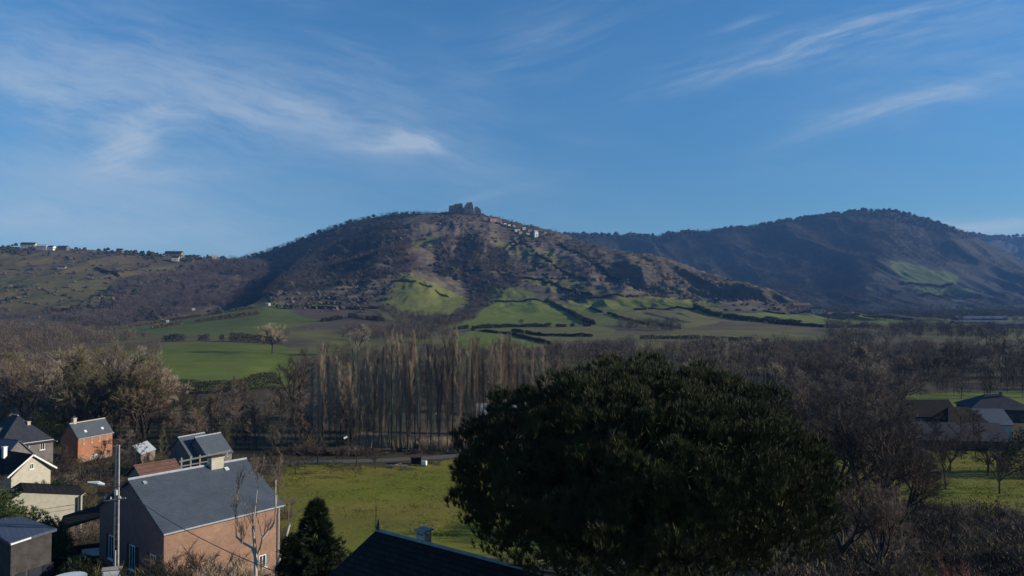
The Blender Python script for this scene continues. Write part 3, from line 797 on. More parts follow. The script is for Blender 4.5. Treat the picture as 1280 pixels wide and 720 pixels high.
# ---- bare trees grown branch by branch
class Grow:
    def __init__(s, seed):
        s.rng = np.random.default_rng(seed); s.tubes = []; s.rib = []
    def perp(s, d):
        a = np.array([0, 0, 1.0]) if abs(d[2]) < .9 else np.array([1.0, 0, 0])
        x = np.cross(d, a); x /= np.linalg.norm(x); return x, np.cross(d, x)
    def limb(s, p, d, L, r0, r1, n, wig, up):
        pts = [np.array(p, float)]; rs = [r0]; d = np.array(d, float); d /= np.linalg.norm(d)
        for i in range(n):
            d = d + s.rng.normal(0, wig, 3) + np.array([0, 0, up]); d /= np.linalg.norm(d)
            pts.append(pts[-1] + d * L / n); rs.append(r0 + (r1 - r0) * (i + 1) / n)
        s.tubes.append((np.array(pts), np.array(rs)))
        return pts, d
    def branch(s, p, d, L, r, depth, o):
        n = 3 if depth > 1 else 2
        pts, dd = s.limb(p, d, L, r, r * .45, n, o['wig'], o['up'])
        if depth == 0:
            s.twigs(pts, dd, L, o); return
        k = o['kids'][depth]
        for i in range(k):
            f = o.get('start', .3) + (1 - o.get('start', .3)) * (i + s.rng.uniform(0, .9)) / k
            j = min(int(f * n), n - 1); q = pts[j] + (pts[j + 1] - pts[j]) * (f * n - j)
            dl = pts[j + 1] - pts[j]; dl /= np.linalg.norm(dl)
            x, y = s.perp(dl); a = s.rng.uniform(0, 2 * np.pi); an = R(o['ang']) * s.rng.uniform(.7, 1.3)
            nd = dl * math.cos(an) + (x * math.cos(a) + y * math.sin(a)) * math.sin(an)
            s.branch(q, nd, L * o['len'] * s.rng.uniform(.7, 1.2) * (1.15 - .5 * f), r * .5, depth - 1, o)
        s.twigs(pts[-2:], dd, L * .5, o)
    def twigs(s, pts, d, L, o):
        m = o['tw']
        P = np.array(pts); t = s.rng.uniform(0, 1, m) * (len(P) - 1); j = np.minimum(t.astype(int), len(P) - 2)
        q = P[j] + (P[j + 1] - P[j]) * (t - j)[:, None]
        nd = d[None] * 1.0 + s.rng.normal(0, o['tspread'], (m, 3)) + np.array([0, 0, o['up'] * 2])
        nd /= np.linalg.norm(nd, axis=1)[:, None]
        s.rib.append((q, nd, s.rng.uniform(.5, 1.2, m) * o['tl'], s.rng.uniform(.7, 1.3, m) * o['twid']))
    def tube_mesh(s, minr=0.0, sides=5):
        V = []; Fc = []; n0 = 0
        for pts, rs in s.tubes:
            k = sides if rs[0] > .05 else 3
            ring = []
            for i in range(len(pts)):
                d = pts[min(i + 1, len(pts) - 1)] - pts[max(i - 1, 0)]; d = d / (np.linalg.norm(d) + 1e-9)
                x, y = s.perp(d)
                a = np.arange(k) * 2 * np.pi / k
                ring.append(pts[i] + rs[i] * (np.cos(a)[:, None] * x + np.sin(a)[:, None] * y))
            V.append(np.concatenate(ring))
            for i in range(len(pts) - 1):
                for j in range(k):
                    a0 = n0 + i * k + j; a1 = n0 + i * k + (j + 1) % k
                    Fc.append((a0, a1, a1 + k)); Fc.append((a0, a1 + k, a0 + k))
            n0 += len(pts) * k
        return np.concatenate(V), np.array(Fc)
    def twig_mesh(s):
        q = np.concatenate([r[0] for r in s.rib]); d = np.concatenate([r[1] for r in s.rib])
        l = np.concatenate([r[2] for r in s.rib])[:, None]; w = np.concatenate([r[3] for r in s.rib])[:, None]
        x = np.cross(d, s.rng.normal(size=d.shape)); x /= np.linalg.norm(x, axis=1)[:, None] + 1e-9
        bend = s.rng.normal(0, .12, d.shape) * l
        V = np.stack([q - x * w, q + x * w, q + d * l + bend], 1).reshape(-1, 3)
        return V, np.arange(len(V)).reshape(-1, 3)

def split_tubes(g, rmin):
    """thick wood to the trunk mesh, thin to the crown"""
    a = [t for t in g.tubes if t[1][0] >= rmin]; b = [t for t in g.tubes if t[1][0] < rmin]
    g.tubes = a; TV, TF = g.tube_mesh()
    CV, CF = g.twig_mesh()
    if b:
        g.tubes = b; BV, BF = g.tube_mesh()
        CF = np.concatenate([CF, BF + len(CV)]); CV = np.concatenate([CV, BV])
    return TV, TF, CV, CF

def tree_meshes(kind, seed, m_tr, m_cr):
    g = Grow(seed); rng = g.rng
    if kind == 'poplar':
        H = 22.0
        tr, _ = g.limb((0, 0, -.3), (0, 0, 1), H * .97, .27, .03, 9, .012, 0)
        o = dict(wig=.06, up=.10, kids={1: 5}, ang=16, len=.5, tw=9, tspread=.20, tl=1.3, twid=.020, start=.15)
        for i in range(54):
            f = .12 + .86 * (i + rng.uniform()) / 54
            z = f * H * .97; a = rng.uniform(0, 2 * np.pi); t = R(rng.uniform(13, 30))
            q = np.array([np.interp(z, [p[2] for p in tr], [p[k] for p in tr]) for k in range(2)] + [z])
            L = (1 - f) * 6.5 + 1.4
            if f < .25: L *= .45
            g.branch(q, (math.cos(a) * math.sin(t), math.sin(a) * math.sin(t), math.cos(t)), L * rng.uniform(.7, 1.1), .045, 1, o)
        rmin = .10
    elif kind == 'broad':
        H = 18.0
        tr, d = g.limb((0, 0, -.3), (rng.normal(0, .06), rng.normal(0, .06), 1), 4.5, .34, .26, 4, .04, 0)
        o = dict(wig=.14, up=.07, kids={3: 5, 2: 5, 1: 4}, ang=36, len=.56, tw=8, tspread=.42, tl=1.0, twid=.020, start=.22)
        n = 5
        for i in range(n):
            a = i * 2 * np.pi / n + rng.uniform(-.4, .4); t = R(rng.uniform(16, 44))
            g.branch(tr[-1] - np.array([0, 0, rng.uniform(0, 1.2)]), (math.cos(a) * math.sin(t), math.sin(a) * math.sin(t), math.cos(t)), rng.uniform(6.5, 9), .19, 3, o)
        rmin = .045
    elif kind == 'slender':
        H = 12.0
        tr, d = g.limb((0, 0, -.3), (rng.normal(0, .04), rng.normal(0, .04), 1), 11, .13, .03, 7, .04, 0)
        o = dict(wig=.12, up=.07, kids={2: 4, 1: 4}, ang=34, len=.5, tw=7, tspread=.4, tl=.8, twid=.016, start=.25)
        for i in range(17):
            f = .18 + .8 * i / 17; z = f * 11; a = rng.uniform(0, 2 * np.pi); t = R(rng.uniform(28, 52))
            q = np.array([np.interp(z, [p[2] for p in tr], [p[k] for p in tr]) for k in range(2)] + [z])
            g.branch(q, (math.cos(a) * math.sin(t), math.sin(a) * math.sin(t), math.cos(t)), (1 - f) * 3.6 + 1.0, .05, 2, o)
        rmin = .04
    elif kind == 'shrub':
        o = dict(wig=.15, up=.06, kids={2: 4, 1: 4}, ang=32, len=.55, tw=9, tspread=.45, tl=.6, twid=.012, start=.2)
        for i in range(13):
            a = rng.uniform(0, 2 * np.pi); t = R(rng.uniform(5, 55))
            g.branch((rng.normal(0, .3), rng.normal(0, .3), -.1), (math.cos(a) * math.sin(t), math.sin(a) * math.sin(t), math.cos(t)), rng.uniform(1.5, 2.6), .04, 2, o)
        rmin = .035
    elif kind == 'orchard':
        tr, d = g.limb((0, 0, -.1), (.05, 0, 1), 1.2, .09, .07, 3, .05, 0)
        o = dict(wig=.14, up=.04, kids={2: 3, 1: 4}, ang=38, len=.6, tw=8, tspread=.5, tl=.45, twid=.013, start=.25)
        for i in range(6):
            a = i * np.pi / 3 + rng.uniform(-.3, .3); t = R(rng.uniform(30, 62))
            g.branch(tr[-1], (math.cos(a) * math.sin(t), math.sin(a) * math.sin(t), math.cos(t)), rng.uniform(1.1, 1.6), .045, 2, o)
        rmin = .035
    elif kind == 'near':     # large bare trees close to the drone: finer, more orders
        tr, d = g.limb((0, 0, -.5), (rng.normal(0, .08), rng.normal(0, .08), 1), 4.5, .30, .24, 5, .05, 0)
        o = dict(wig=.13, up=.055, kids={4: 4, 3: 4, 2: 4, 1: 4}, ang=34, len=.60, tw=8, tspread=.40, tl=.75, twid=.009, start=.2)
        for i in range(5):
            a = i * 2 * np.pi / 5 + rng.uniform(-.4, .4); t = R(rng.uniform(15, 48))
            g.branch(tr[-1] - np.array([0, 0, rng.uniform(0, 1.5)]), (math.cos(a) * math.sin(t), math.sin(a) * math.sin(t), math.cos(t)), rng.uniform(6.5, 8.5), .17, 4, o)
        rmin = .05
    TV, TF, CV, CF = split_tubes(g, rmin)
    return (mesh_np('trunk', TV, TF, m_tr, smooth=True, link=False), mesh_np('crown', CV, CF, m_cr, link=False), kind)

TW = {
    'warm': veg_mat('twigs_warm', (.34, .285, .21)), 'grey': veg_mat('twigs_grey', (.18, .15, .12)),
    'red': veg_mat('twigs_red', (.19, .145, .115)), 'olive': veg_mat('twigs_olive', (.135, .125, .06)),
    'dark': veg_mat('twigs_dark', (.072, .058, .047)), 'rust': veg_mat('twigs_rust', (.19, .085, .07)),
}
BARK = veg_mat('bark', (.10, .082, .062)); BARKD = veg_mat('bark_dark', (.05, .042, .034)); PALE = veg_mat('bark_pale', (.42, .39, .34))

def pool(kind, n, seed, bark, cols):
    base = [tree_meshes(kind, seed + i * 7, bark, TW[cols[i % len(cols)]]) for i in range(n)]
    return base
def recol(P, col):
    """the same grown shapes with twigs of another colour"""
    out = []
    for t, c, k in P:
        c2 = c.copy(); c2.materials.clear(); c2.materials.append(TW[col]); out.append((t, c2, k))
    return out
TREES = {}
def plant(name, P, x, y, h, label, cat, group, rng, wide=1.0, z=None, href=None, lean=0):
    t, c, k = P[int(rng.integers(0, len(P)))]
    href = href or {'poplar': 22, 'broad': 17.5, 'slender': 12, 'shrub': 4.2, 'orchard': 3.4, 'near': 19}[k]
    r = bpy.data.objects.new(name, None); COL.objects.link(r)
    r.location = (x, y, hz(x, y) - .1 if z is None else z)
    r.rotation_euler = (rng.normal(0, .02), rng.normal(0, .02) + lean, rng.uniform(0, 6.28))
    s = h / href; r.scale = (s * wide, s * wide, s)
    tag(r, label, cat, group)
    a = bpy.data.objects.new('trunk' if k != 'shrub' else 'stems', t); COL.objects.link(a); a.parent = r
    b = bpy.data.objects.new('crown' if k != 'shrub' else 'twigs', c); COL.objects.link(b); b.parent = r
    return r

ORD = ['first', 'second', 'third', 'fourth', 'fifth', 'sixth', 'seventh', 'eighth', 'ninth', 'tenth', 'eleventh', 'twelfth', 'thirteenth', 'fourteenth', 'fifteenth', 'sixteenth',
       'seventeenth', 'eighteenth', 'nineteenth', 'twentieth', 'twenty-first', 'twenty-second', 'twenty-third', 'twenty-fourth', 'twenty-fifth', 'twenty-sixth', 'twenty-seventh', 'twenty-eighth', 'twenty-ninth', 'thirtieth']

def px(u, Y): return (u - 640) / F * Y

def build_trees():
    rng = np.random.default_rng(99)
    pop = pool('poplar', 4, 100, BARK, ['warm'])
    popg = recol(pop[:3], 'grey'); popr = recol(pop[1:], 'red')
    brd = pool('broad', 4, 200, BARKD, ['grey']); brw = recol(brd[:3], 'warm'); bro = recol(brd[1:3], 'olive'); brr = recol(brd[2:], 'red'); brk = recol(brd[:2], 'dark')
    sln = pool('slender', 3, 300, BARKD, ['grey']); slr = recol(sln, 'red'); slk = recol(sln, 'dark'); slo = recol(sln[:2], 'olive')
    shr = pool('shrub', 3, 400, BARKD, ['dark']); shg = recol(shr, 'grey'); shru = recol(shr[:1], 'rust'); sho = recol(shr, 'olive'); shw = recol(shr, 'warm')
    orc = pool('orchard', 2, 500, BARKD, ['dark'])
    # the poplar plantation: four rows
    rows = [(151, 446, 640, 11.2, 'front'), (157, 400, 690, 13.0, 'second'), (164, 392, 705, 13.5, 'third'), (172, 400, 720, 13.0, 'back')]
    for (Y, u0, u1, st, rn) in rows:
        k = 0; u = u0
        while u < u1:
            if rn != 'front' and rng.uniform() < (.20 if rn != 'second' else .08):
                u += st; continue
            f = (u - 400) / 300
            P = pop if rng.uniform() < .70 - .40 * f else (popr if rng.uniform() < .35 else popg)
            h = 20.6 + float(np.clip(rng.normal(0, 2.0), -4, 2.4)) + (1.2 if 480 < u < 640 else -1.6)
            YY = Y + rng.normal(0, .5)
            lab = f'{ORD[min(k, 29)]} tall bare poplar from the left in the {rn} row of the plantation'
            plant('poplar_tree', P, px(u + rng.normal(0, 1.5), YY), YY, h, lab, 'tree', 'bare poplars standing in rows behind the meadow', rng, wide=.50 + rng.uniform(-.14, .14), lean=rng.normal(0, .02))
            u += st * rng.uniform(.85, 1.15); k += 1
    G = 'bare trees of the wooded valley'
    def T(P, u, v_or_Y, h, label, group=G, name='bare_tree', wide=1.0, isY=True, cat='tree'):
        if isY: Y = v_or_Y; x = px(u, Y); y = Y
        else: x, y, _ = hit(u, v_or_Y, 60)
        return plant(name, P, x, y, h, label, cat, group, rng, wide=wide)
    # --- trees with a face of their own
    T(brd, 122, 164, 25.5, 'tallest wide bare tree rising behind the brick house', None, wide=.95)
    T(bro, 172, 166, 23, 'tall bare tree with greenish twigs right of the tallest wide one', None)
    T(brw, 84, 176, 22, 'tall bare tree with pale brown twigs left of the tallest wide one', None)
    T(brk, 368, 190, 23, 'dark wide bare tree at the left end of the poplar plantation', None, wide=.8)
    T(brw, 341, 432, 24, 'broad pale bare tree standing alone above the left green field', None, isY=True, wide=1.15)
    T(brw, 447, 425, 22, 'broad pale bare tree showing above the poplar tops on the left', None, wide=1.0)
    T(sln, 296, 178, 13.5, 'thin grey bare tree at the lower hedge of the left green field', None, wide=.6)
    T(slo, 205, 126, 9, 'slim bare birch between the garden shed and the slate roofs', None, wide=.6)
    T(brk, 1245, 117, 9.5, 'small dark bare tree standing at the edge of the right meadow', None, wide=.9)
    T(slk, 1120, 112, 9, 'thin dark bare tree at the left edge of the right meadow', None, wide=.9)
    # solitary field trees
    T(brk, 652, 408, 11, 'small round dark tree on the hedge below the big green field', None, isY=False, wide=1.1)
    T(brk, 871, 382, 13, 'dark tree standing alone on the slope above the furrowed field', None, isY=False)
    T(brk, 725, 405, 12, 'dark tree in the hedge at the right corner of the big green field', None, isY=False)
    T(brk, 1095, 403, 12, 'left dark tree standing on the long bright strip field', None, isY=False)
    T(brk, 1106, 403, 12, 'right dark tree standing on the long bright strip field', None, isY=False)
    T(brk, 562, 268, 9, 'small bare tree on the hilltop just left of the ruin', None, isY=False)
    # --- the wooded left
    for i in range(48):
        u = rng.uniform(-18, 215); Y = rng.uniform(160, 250)
        P = [brd, brw, brr, bro, brd, slo][int(rng.integers(0, 6))]
        T(P, u, Y, rng.uniform(15, 22) * (1 if u < 190 else .7), 'bare tree in the tall wood behind the village houses', 'bare trees in the wood behind the village houses', wide=1.0)
    for i in range(26):
        u = rng.uniform(-20, 210); Y = rng.uniform(160, 172)
        T([slk, sln, slr][i % 3], u, Y, rng.uniform(6, 10), 'low dark bare tree at the foot of the wood behind the village houses', 'low trees at the foot of the village wood', wide=1.3)
    for i in range(44):
        u = rng.uniform(205, 400); Y = rng.uniform(146, 205)
        T([slk, sln, slr, slo][i % 4], u, Y, rng.uniform(6, 10.5), 'low dark bare tree in the thicket between the left green field and the meadow', 'low bare trees in the thicket left of the poplars', wide=1.15)
    for i in range(16):
        u = rng.uniform(365, 480); Y = rng.uniform(158, 210)
        T([sln, brw, popg][i % 3], u, Y, rng.uniform(12, 18), 'pale bare tree mixed in at the left end of the poplars', 'pale bare trees at the left end of the poplars', wide=.7)
    # dark belt behind the poplars
    for i in range(46):
        u = rng.uniform(430, 860); Y = rng.uniform(205, 300)
        T([brk, brr, slk, brd][i % 4], u, Y, rng.uniform(8, 13), 'bare tree in the dark belt seen through the poplars', 'bare trees of the dark belt behind the poplars', wide=1.2)
    # --- the wooded right
    for i in range(96):
        u = rng.uniform(850, 1298); Y = rng.uniform(235, 400)
        if 1120 < u < 1330 and Y < 285: Y += 80
        P = [brd, brr, brk, brd, slr, brw][int(rng.integers(0, 6))]
        T(P, u, Y, rng.uniform(11, 18), 'bare tree in the wide brown wood right of the pine', 'bare trees of the wood right of the pine')
    for i in range(26):
        u = rng.uniform(880, 1130); Y = rng.uniform(125, 230)
        T([brd, brr, brk][i % 3], u, Y, rng.uniform(13, 19), 'bare tree standing behind the pine and left of the dark roofs', 'bare trees between the pine and the dark roofs')
    # big near ones on the right flank
    near = pool('near', 3, 600, BARKD, ['dark']); nearr = recol(near[:2], 'red')
    nl = ['bare tree whose twigs overlap the left end of the dark roofs', 'slim bare tree in front of the purplish hipped roof', 'bare tree rising between the pine and the long low building', 'tall bare tree just behind the right shoulder of the pine', 'big bare tree whose crown reaches behind the right edge of the pine', 'big bare tree left of the right meadow, tallest of the near ones', 'big spreading bare tree in front of the dark roofs',
          'bare tree low beside the right edge of the pine', 'bare tree whose limbs cross the left end of the right meadow', 'big bare tree below the pine crown on the right']
    for (u, Y, h, w), lab, P in zip([(1140, 104, 15, .9), (1178, 120, 13, .8), (1092, 110, 21, 1.1), (1000, 100, 22, 1.1), (1036, 88, 24, 1.15), (1084, 82, 24.5, 1.2), (1122, 78, 19, 1.2), (1050, 62, 14, 1.1), (1095, 60, 10.5, 1.1), (1010, 70, 17, 1.0)], nl, [near, near, near, near, near, near, near, near, nearr, near]):
        plant('bare_tree', P, px(u, Y), Y, h, lab, 'tree', None, rng, wide=w)
    for i in range(9):
        u = 1112 + i * 17 + rng.uniform(-4, 4); Y = rng.uniform(128, 150)
        plant('bare_tree', [slk, brk, slr][i % 3], px(u, Y), Y, rng.uniform(6.5, 10.5), f'{ORD[i]} small bare tree from the left in front of the long low building', 'tree', 'small bare trees in front of the long low building', rng, wide=1.1)
    # shrubs at the bottom right and along the meadow's near edge
    for i in range(62):
        u = rng.uniform(985, 1298); Y = rng.uniform(52, 106)
        if 1128 < u and Y > 98: Y = 98
        plant('bare_shrub', [shr, shg, sho][i % 3], px(u, Y), Y, rng.uniform(2.2, 4.6), 'bare shrub in the dark thicket below the right meadow', 'shrub', 'bare shrubs below the right meadow', rng, wide=1.35)
    for k, (u, Y) in enumerate([(1188, 50), (1206, 47)]):
        plant('bare_shrub', shru, px(u, Y), Y, 4.9, ['left one of the two rusty red shrubs at the bottom right', 'right one of the two rusty red shrubs at the bottom right'][k], 'shrub', None, rng, wide=.8)
    for i, (u, Y, h, P) in enumerate([(8, 100, 7, slk), (58, 101, 6, sln), (78, 116, 8, slk), (92, 104, 6.5, slr), (112, 96, 6, slo), (128, 118, 8.5, slk), (150, 126, 9, sln), (172, 128, 8, slk), (192, 116, 6, slr), (218, 108, 6, slk), (262, 108, 5.5, sln), (300, 110, 6, slk), (322, 116, 6.5, slr)]):  # small trees added to cast shade over the left houses
        plant('bare_tree', P, px(u, Y), Y, h, f'{ORD[i]} small bare tree from the left, added for shade among the left houses', 'tree', 'small trees added for shade among the left houses', rng, wide=1.2)
    # shrubs around the houses on the left
    for i in range(40):
        u = rng.uniform(40, 345); Y = rng.uniform(84, 140)
        if u > 235 and Y < 105: continue
        if 70 < u < 165 and Y > 108: continue
        plant('bare_shrub', [shg, shr, sho][i % 3], px(u, Y), Y, rng.uniform(2.0, 4.2), 'bare shrub in the gardens between the left houses', 'shrub', 'bare shrubs in the gardens between the left houses', rng, wide=1.4)
    for i, (u, Y, h, P) in enumerate([(206, 51, 4.0, sho), (226, 50, 5.2, shr), (240, 51, 5.6, shr), (258, 50, 5.0, shr), (275, 49, 4.6, shw), (160, 50, 4.6, sho), (178, 49, 3.6, shg), (290, 50, 5.0, shw), (306, 51, 4.6, shw), (245, 46, 4.2, shr), (215, 45, 3.6, shr), (270, 46, 4.4, shw), (335, 52, 4.4, shg)]):
        plant('bare_shrub', P, px(u, Y), Y, h, f'{ORD[i]} planted twiggy shrub at the foot of the ochre wall', 'shrub', 'twiggy shrubs in front of the big slate roofed house', rng, wide=1.2)
    for i in range(24):
        u = rng.uniform(330, 410); Y = rng.uniform(86, 112)
        if u > 372: continue
        plant('bare_shrub', [shg, sho][i % 2], px(u, Y), Y, rng.uniform(1.5, 3.4), 'pale bare shrub along the near edge of the meadow', 'shrub', 'pale shrubs along the near edge of the meadow', rng)
    # orchard
    ol = [(352, 601, 3.0), (371, 592, 3.2), (383, 586, 3.6), (415, 591, 3.4), (399, 578, 5.5), (446, 596, 3.0), (447, 581, 6.0), (471, 585, 4.2), (364, 583, 3.4), (430, 578, 3.0), (350, 588, 3.6)]
    for i, (u, v, h) in enumerate(sorted(ol)):
        x, y, _ = hit(u, v, 80)
        plant('fruit_tree', orc, x, y, h, f'{ORD[i]} small bare fruit tree from the left along the far side of the meadow', 'tree', 'small fruit trees along the far side of the meadow', rng)
    # low bushes and brambles under the poplars and along the road
    for i in range(46):
        u = 345 + i * 7.4; Y = 147.5 + rng.uniform(-1, 2.5)
        if u > 458 : Y += 1.5
        plant('bare_shrub', [shr, shg, shr][i % 3], px(u, Y), Y, rng.uniform(1.2, 2.4) * (1.3 if u < 455 else .8), 'low dark bramble bush on the bank between the poplars and the road', 'shrub', 'bramble bushes on the bank under the poplars', rng, wide=1.5)
    TREES.update(shr=shr, shg=shg)
build_trees()

TONE = {'twigs_warm': 'pale', 'twigs_grey': 'grey', 'twigs_red': 'reddish', 'twigs_olive': 'greenish', 'twigs_dark': 'dark', 'twigs_rust': 'rusty'}
def name_belts():
    """every tree or shrub of a big group gets a label of its own: its belt by distance and its place from the left"""
    wording = {
        'bare trees in the wood behind the village houses': ('bare tree', 'of the wood behind the left houses'),
        'low trees at the foot of the village wood': ('low bare tree', 'at the foot of the left wood'),
        'low bare trees in the thicket left of the poplars': ('low bare tree', 'of the thicket left of the poplars'),
        'pale bare trees at the left end of the poplars': ('tall bare tree', 'mixed in left of the poplars'),
        'bare trees of the dark belt behind the poplars': ('bare tree', 'of the dark belt behind the poplars'),
        'bare trees of the wood right of the pine': ('bare tree', 'of the wood right of the pine'),
        'bare trees between the pine and the dark roofs': ('bare tree', 'between the pine and dark roofs'),
        'bare shrubs below the right meadow': ('bare shrub', 'of the thicket below right meadow'),
        'bare shrubs in the gardens between the left houses': ('bare shrub', 'of the gardens between left houses'),
        'pale shrubs along the near edge of the meadow': ('bare shrub', 'along the near meadow edge'),
        'bramble bushes on the bank under the poplars': ('low bramble', 'on the bank under the poplars'),
        'twiggy shrubs in front of the big slate roofed house': ('twiggy shrub', 'at the foot of the ochre wall')}
    for grp, (what, where) in wording.items():
        L = sorted([o for o in COL.objects if o.get('group') == grp and o.parent is None], key=lambda o: o.location.y)
        nb = max(1, math.ceil(len(L) / 24)); size = math.ceil(len(L) / nb)
        bn = {1: [''], 2: ['nearer ', 'farther '], 3: ['nearest ', 'middle ', 'farthest '], 4: ['nearest ', 'second ', 'third ', 'farthest '], 5: ['nearest ', 'second ', 'third ', 'fourth ', 'farthest ']}[nb]
        for k in range(nb):
            row = sorted(L[k * size:(k + 1) * size], key=lambda o: o.location.x / o.location.y)
            for i, o in enumerate(row):
                tone = TONE.get(o.children[-1].data.materials[0].name, 'grey') if o.children else 'grey'
                o['label'] = f"{tone} {what}, {ORD[min(i, 29)]} from left, {bn[k]}row {where}"
name_belts()

def meadow_grass():
    """rough grass of the meadows, real blades standing a hand high"""
    rng = np.random.default_rng(808)
    P = []
    for poly, y0, y1, dens in (([(352, 577), (480, 581), (600, 571), (820, 566), (820, 700), (430, 700), (385, 690), (338, 640), (330, 600)], 88, 150, 9.0),
                               ([(1100, 561), (1345, 560), (1345, 655), (1250, 645), (1150, 628), (1080, 640)], 98, 160, 8.0)):
        P.append(sample_ground(rng, poly, y0, y1, dens))
    P = np.concatenate(P); n = len(P)
    k = 3; C = np.repeat(P, k, 0) + np.concatenate([rng.normal(0, .12, (n * k, 2)), np.zeros((n * k, 1))], 1)
    big = np.clip((fbm(C[:, 0] / 2.5, C[:, 1] / 2.5, 3, 61) - .35) * 3, .25, 1.6)[:, None]
    d = rng.normal(0, .45, (n * k, 3)); d[:, 2] = 1
    h = rng.uniform(.10, .26, (n * k, 1)) * big; w = rng.uniform(.02, .05, (n * k, 1))
    x = rng.normal(size=(n * k, 3)); x[:, 2] = 0; x /= np.linalg.norm(x, axis=1)[:, None]
    V = np.stack([C - x * w, C + x * w, C + d * h], 1).reshape(-1, 3)
    cols = np.array([(.175, .185, .026), (.21, .195, .036), (.25, .21, .07), (.13, .155, .022)])
    cc = cols[rng.integers(0, 4, n * k)] * rng.uniform(.7, 1.15, (n * k, 1)); cc = np.repeat(cc, 3, 0)
    o = mesh_np('grass', V, np.arange(len(V)).reshape(-1, 3), WM)
    ca = o.data.color_attributes.new('cover', 'FLOAT_COLOR', 'POINT'); ca.data.foreach_set('color', np.concatenate([cc, np.ones((len(cc), 1))], 1).astype(np.float32).ravel())
    o['kind'] = 'stuff'
meadow_grass()

def dry_reeds():
    """tall pale dry grass standing between the front poplars and the rows behind"""
    rng = np.random.default_rng(909)
    n = 30000
    t = rng.uniform(0, 1, n)
    x = -35 + 32 * t + rng.normal(0, .5, n); y = 160.5 - 8.5 * t + rng.normal(0, 1.1, n)  # reeds put in upright to catch side light, for the lit ground strip
    ok = fbm(x / 3.0, y * 0 + 1, 3, 3) > .34
    x, y = x[ok], y[ok]; n = len(x)
    C = np.stack([x, y, terrain(x, y)], 1)
    h = rng.uniform(.9, 2.7, (n, 1)); w = rng.uniform(.02, .05, (n, 1)); d = rng.normal(0, .16, (n, 3)); d[:, 2] = 1
    s_ = rng.normal(size=(n, 3)); s_[:, 2] = 0; s_ /= np.linalg.norm(s_, axis=1)[:, None]
    V = np.stack([C - s_ * w, C + s_ * w, C + d * h], 1).reshape(-1, 3)
    cols = np.array([(.42, .32, .20), (.34, .26, .16), (.48, .38, .25)]); cc = np.repeat(cols[rng.integers(0, 3, n)], 3, 0)
    o = mesh_np('dry_reeds', V, np.arange(len(V)).reshape(-1, 3), WM)
    ca = o.data.color_attributes.new('cover', 'FLOAT_COLOR', 'POINT'); ca.data.foreach_set('color', np.concatenate([cc, np.ones((len(cc), 1))], 1).astype(np.float32).ravel())
    o['kind'] = 'stuff'
dry_reeds()

# ============================================================ building kit
class MB:
    def __init__(s): s.v = []; s.f = []
    def add(s, V, Fs):
        n = len(s.v); s.v += [tuple(map(float, p)) for p in V]; s.f += [tuple(i + n for i in f) for f in Fs]; return s
    def box(s, x0, x1, y0, y1, z0, z1):
        V = [(x0, y0, z0), (x1, y0, z0), (x1, y1, z0), (x0, y1, z0), (x0, y0, z1), (x1, y0, z1), (x1, y1, z1), (x0, y1, z1)]
        return s.add(V, [(3, 2, 1, 0), (4, 5, 6, 7), (0, 1, 5, 4), (1, 2, 6, 5), (2, 3, 7, 6), (3, 0, 4, 7)])
    def prism(s, poly, ext, axis='x'):
        """poly in the plane across the axis, ext = (lo, hi) along it"""
        n = len(poly); V = []
        for e in ext:
            for (p, q) in poly:
                V.append((e, p, q) if axis == 'x' else ((p, e, q) if axis == 'y' else (p, q, e)))
        Fs = [tuple(range(n))[::-1], tuple(range(n, 2 * n))] + [(i, (i + 1) % n, n + (i + 1) % n, n + i) for i in range(n)]
        return s.add(V, Fs)
    def bar(s, a, b, r, k=6, r2=None):
        a = Vector(a); b = Vector(b); d = (b - a).normalized(); r2 = r if r2 is None else r2
        x = d.orthogonal().normalized(); y = d.cross(x); V = []
        for p, rr in ((a, r), (b, r2)):
            for i in range(k):
                t = 2 * math.pi * i / k; V.append(p + (x * math.cos(t) + y * math.sin(t)) * rr)
        return s.add(V, [(i, (i + 1) % k, k + (i + 1) % k, k + i) for i in range(k)] + [tuple(range(k))[::-1], tuple(range(k, 2 * k))])
    def slab(s, pts, th):
        """a roof plane from its (3 or 4) top corners, thickness below"""
        p = [Vector(q) for q in pts]; nrm = (p[1] - p[0]).cross(p[-1] - p[0]).normalized()
        if nrm.z < 0: nrm = -nrm
        n = len(p); V = p + [q - nrm * th for q in p]
        return s.add(V, [tuple(range(n)), tuple(range(n, 2 * n))[::-1]] + [(i, n + i, n + (i + 1) % n, (i + 1) % n) for i in range(n)])
    def build(s, name, m, parent=None, smooth=False):
        me = bpy.data.meshes.new(name); me.from_pydata(s.v, [], s.f); me.update(); me.validate()
        import bmesh
        bm = bmesh.new(); bm.from_mesh(me); bmesh.ops.recalc_face_normals(bm, faces=bm.faces); bm.to_mesh(me); bm.free()
        me.materials.append(m)
        if smooth: me.polygons.foreach_set('use_smooth', [True] * len(me.polygons))
        o = bpy.data.objects.new(name, me); COL.objects.link(o)
        if parent: o.parent = parent
        return o

def empty(name, loc, rz=0, label=None, cat=None, group=None):
    o = bpy.data.objects.new(name, None); COL.objects.link(o)
    o.location = loc; o.rotation_euler = (0, 0, rz)
    return tag(o, label, cat, group)

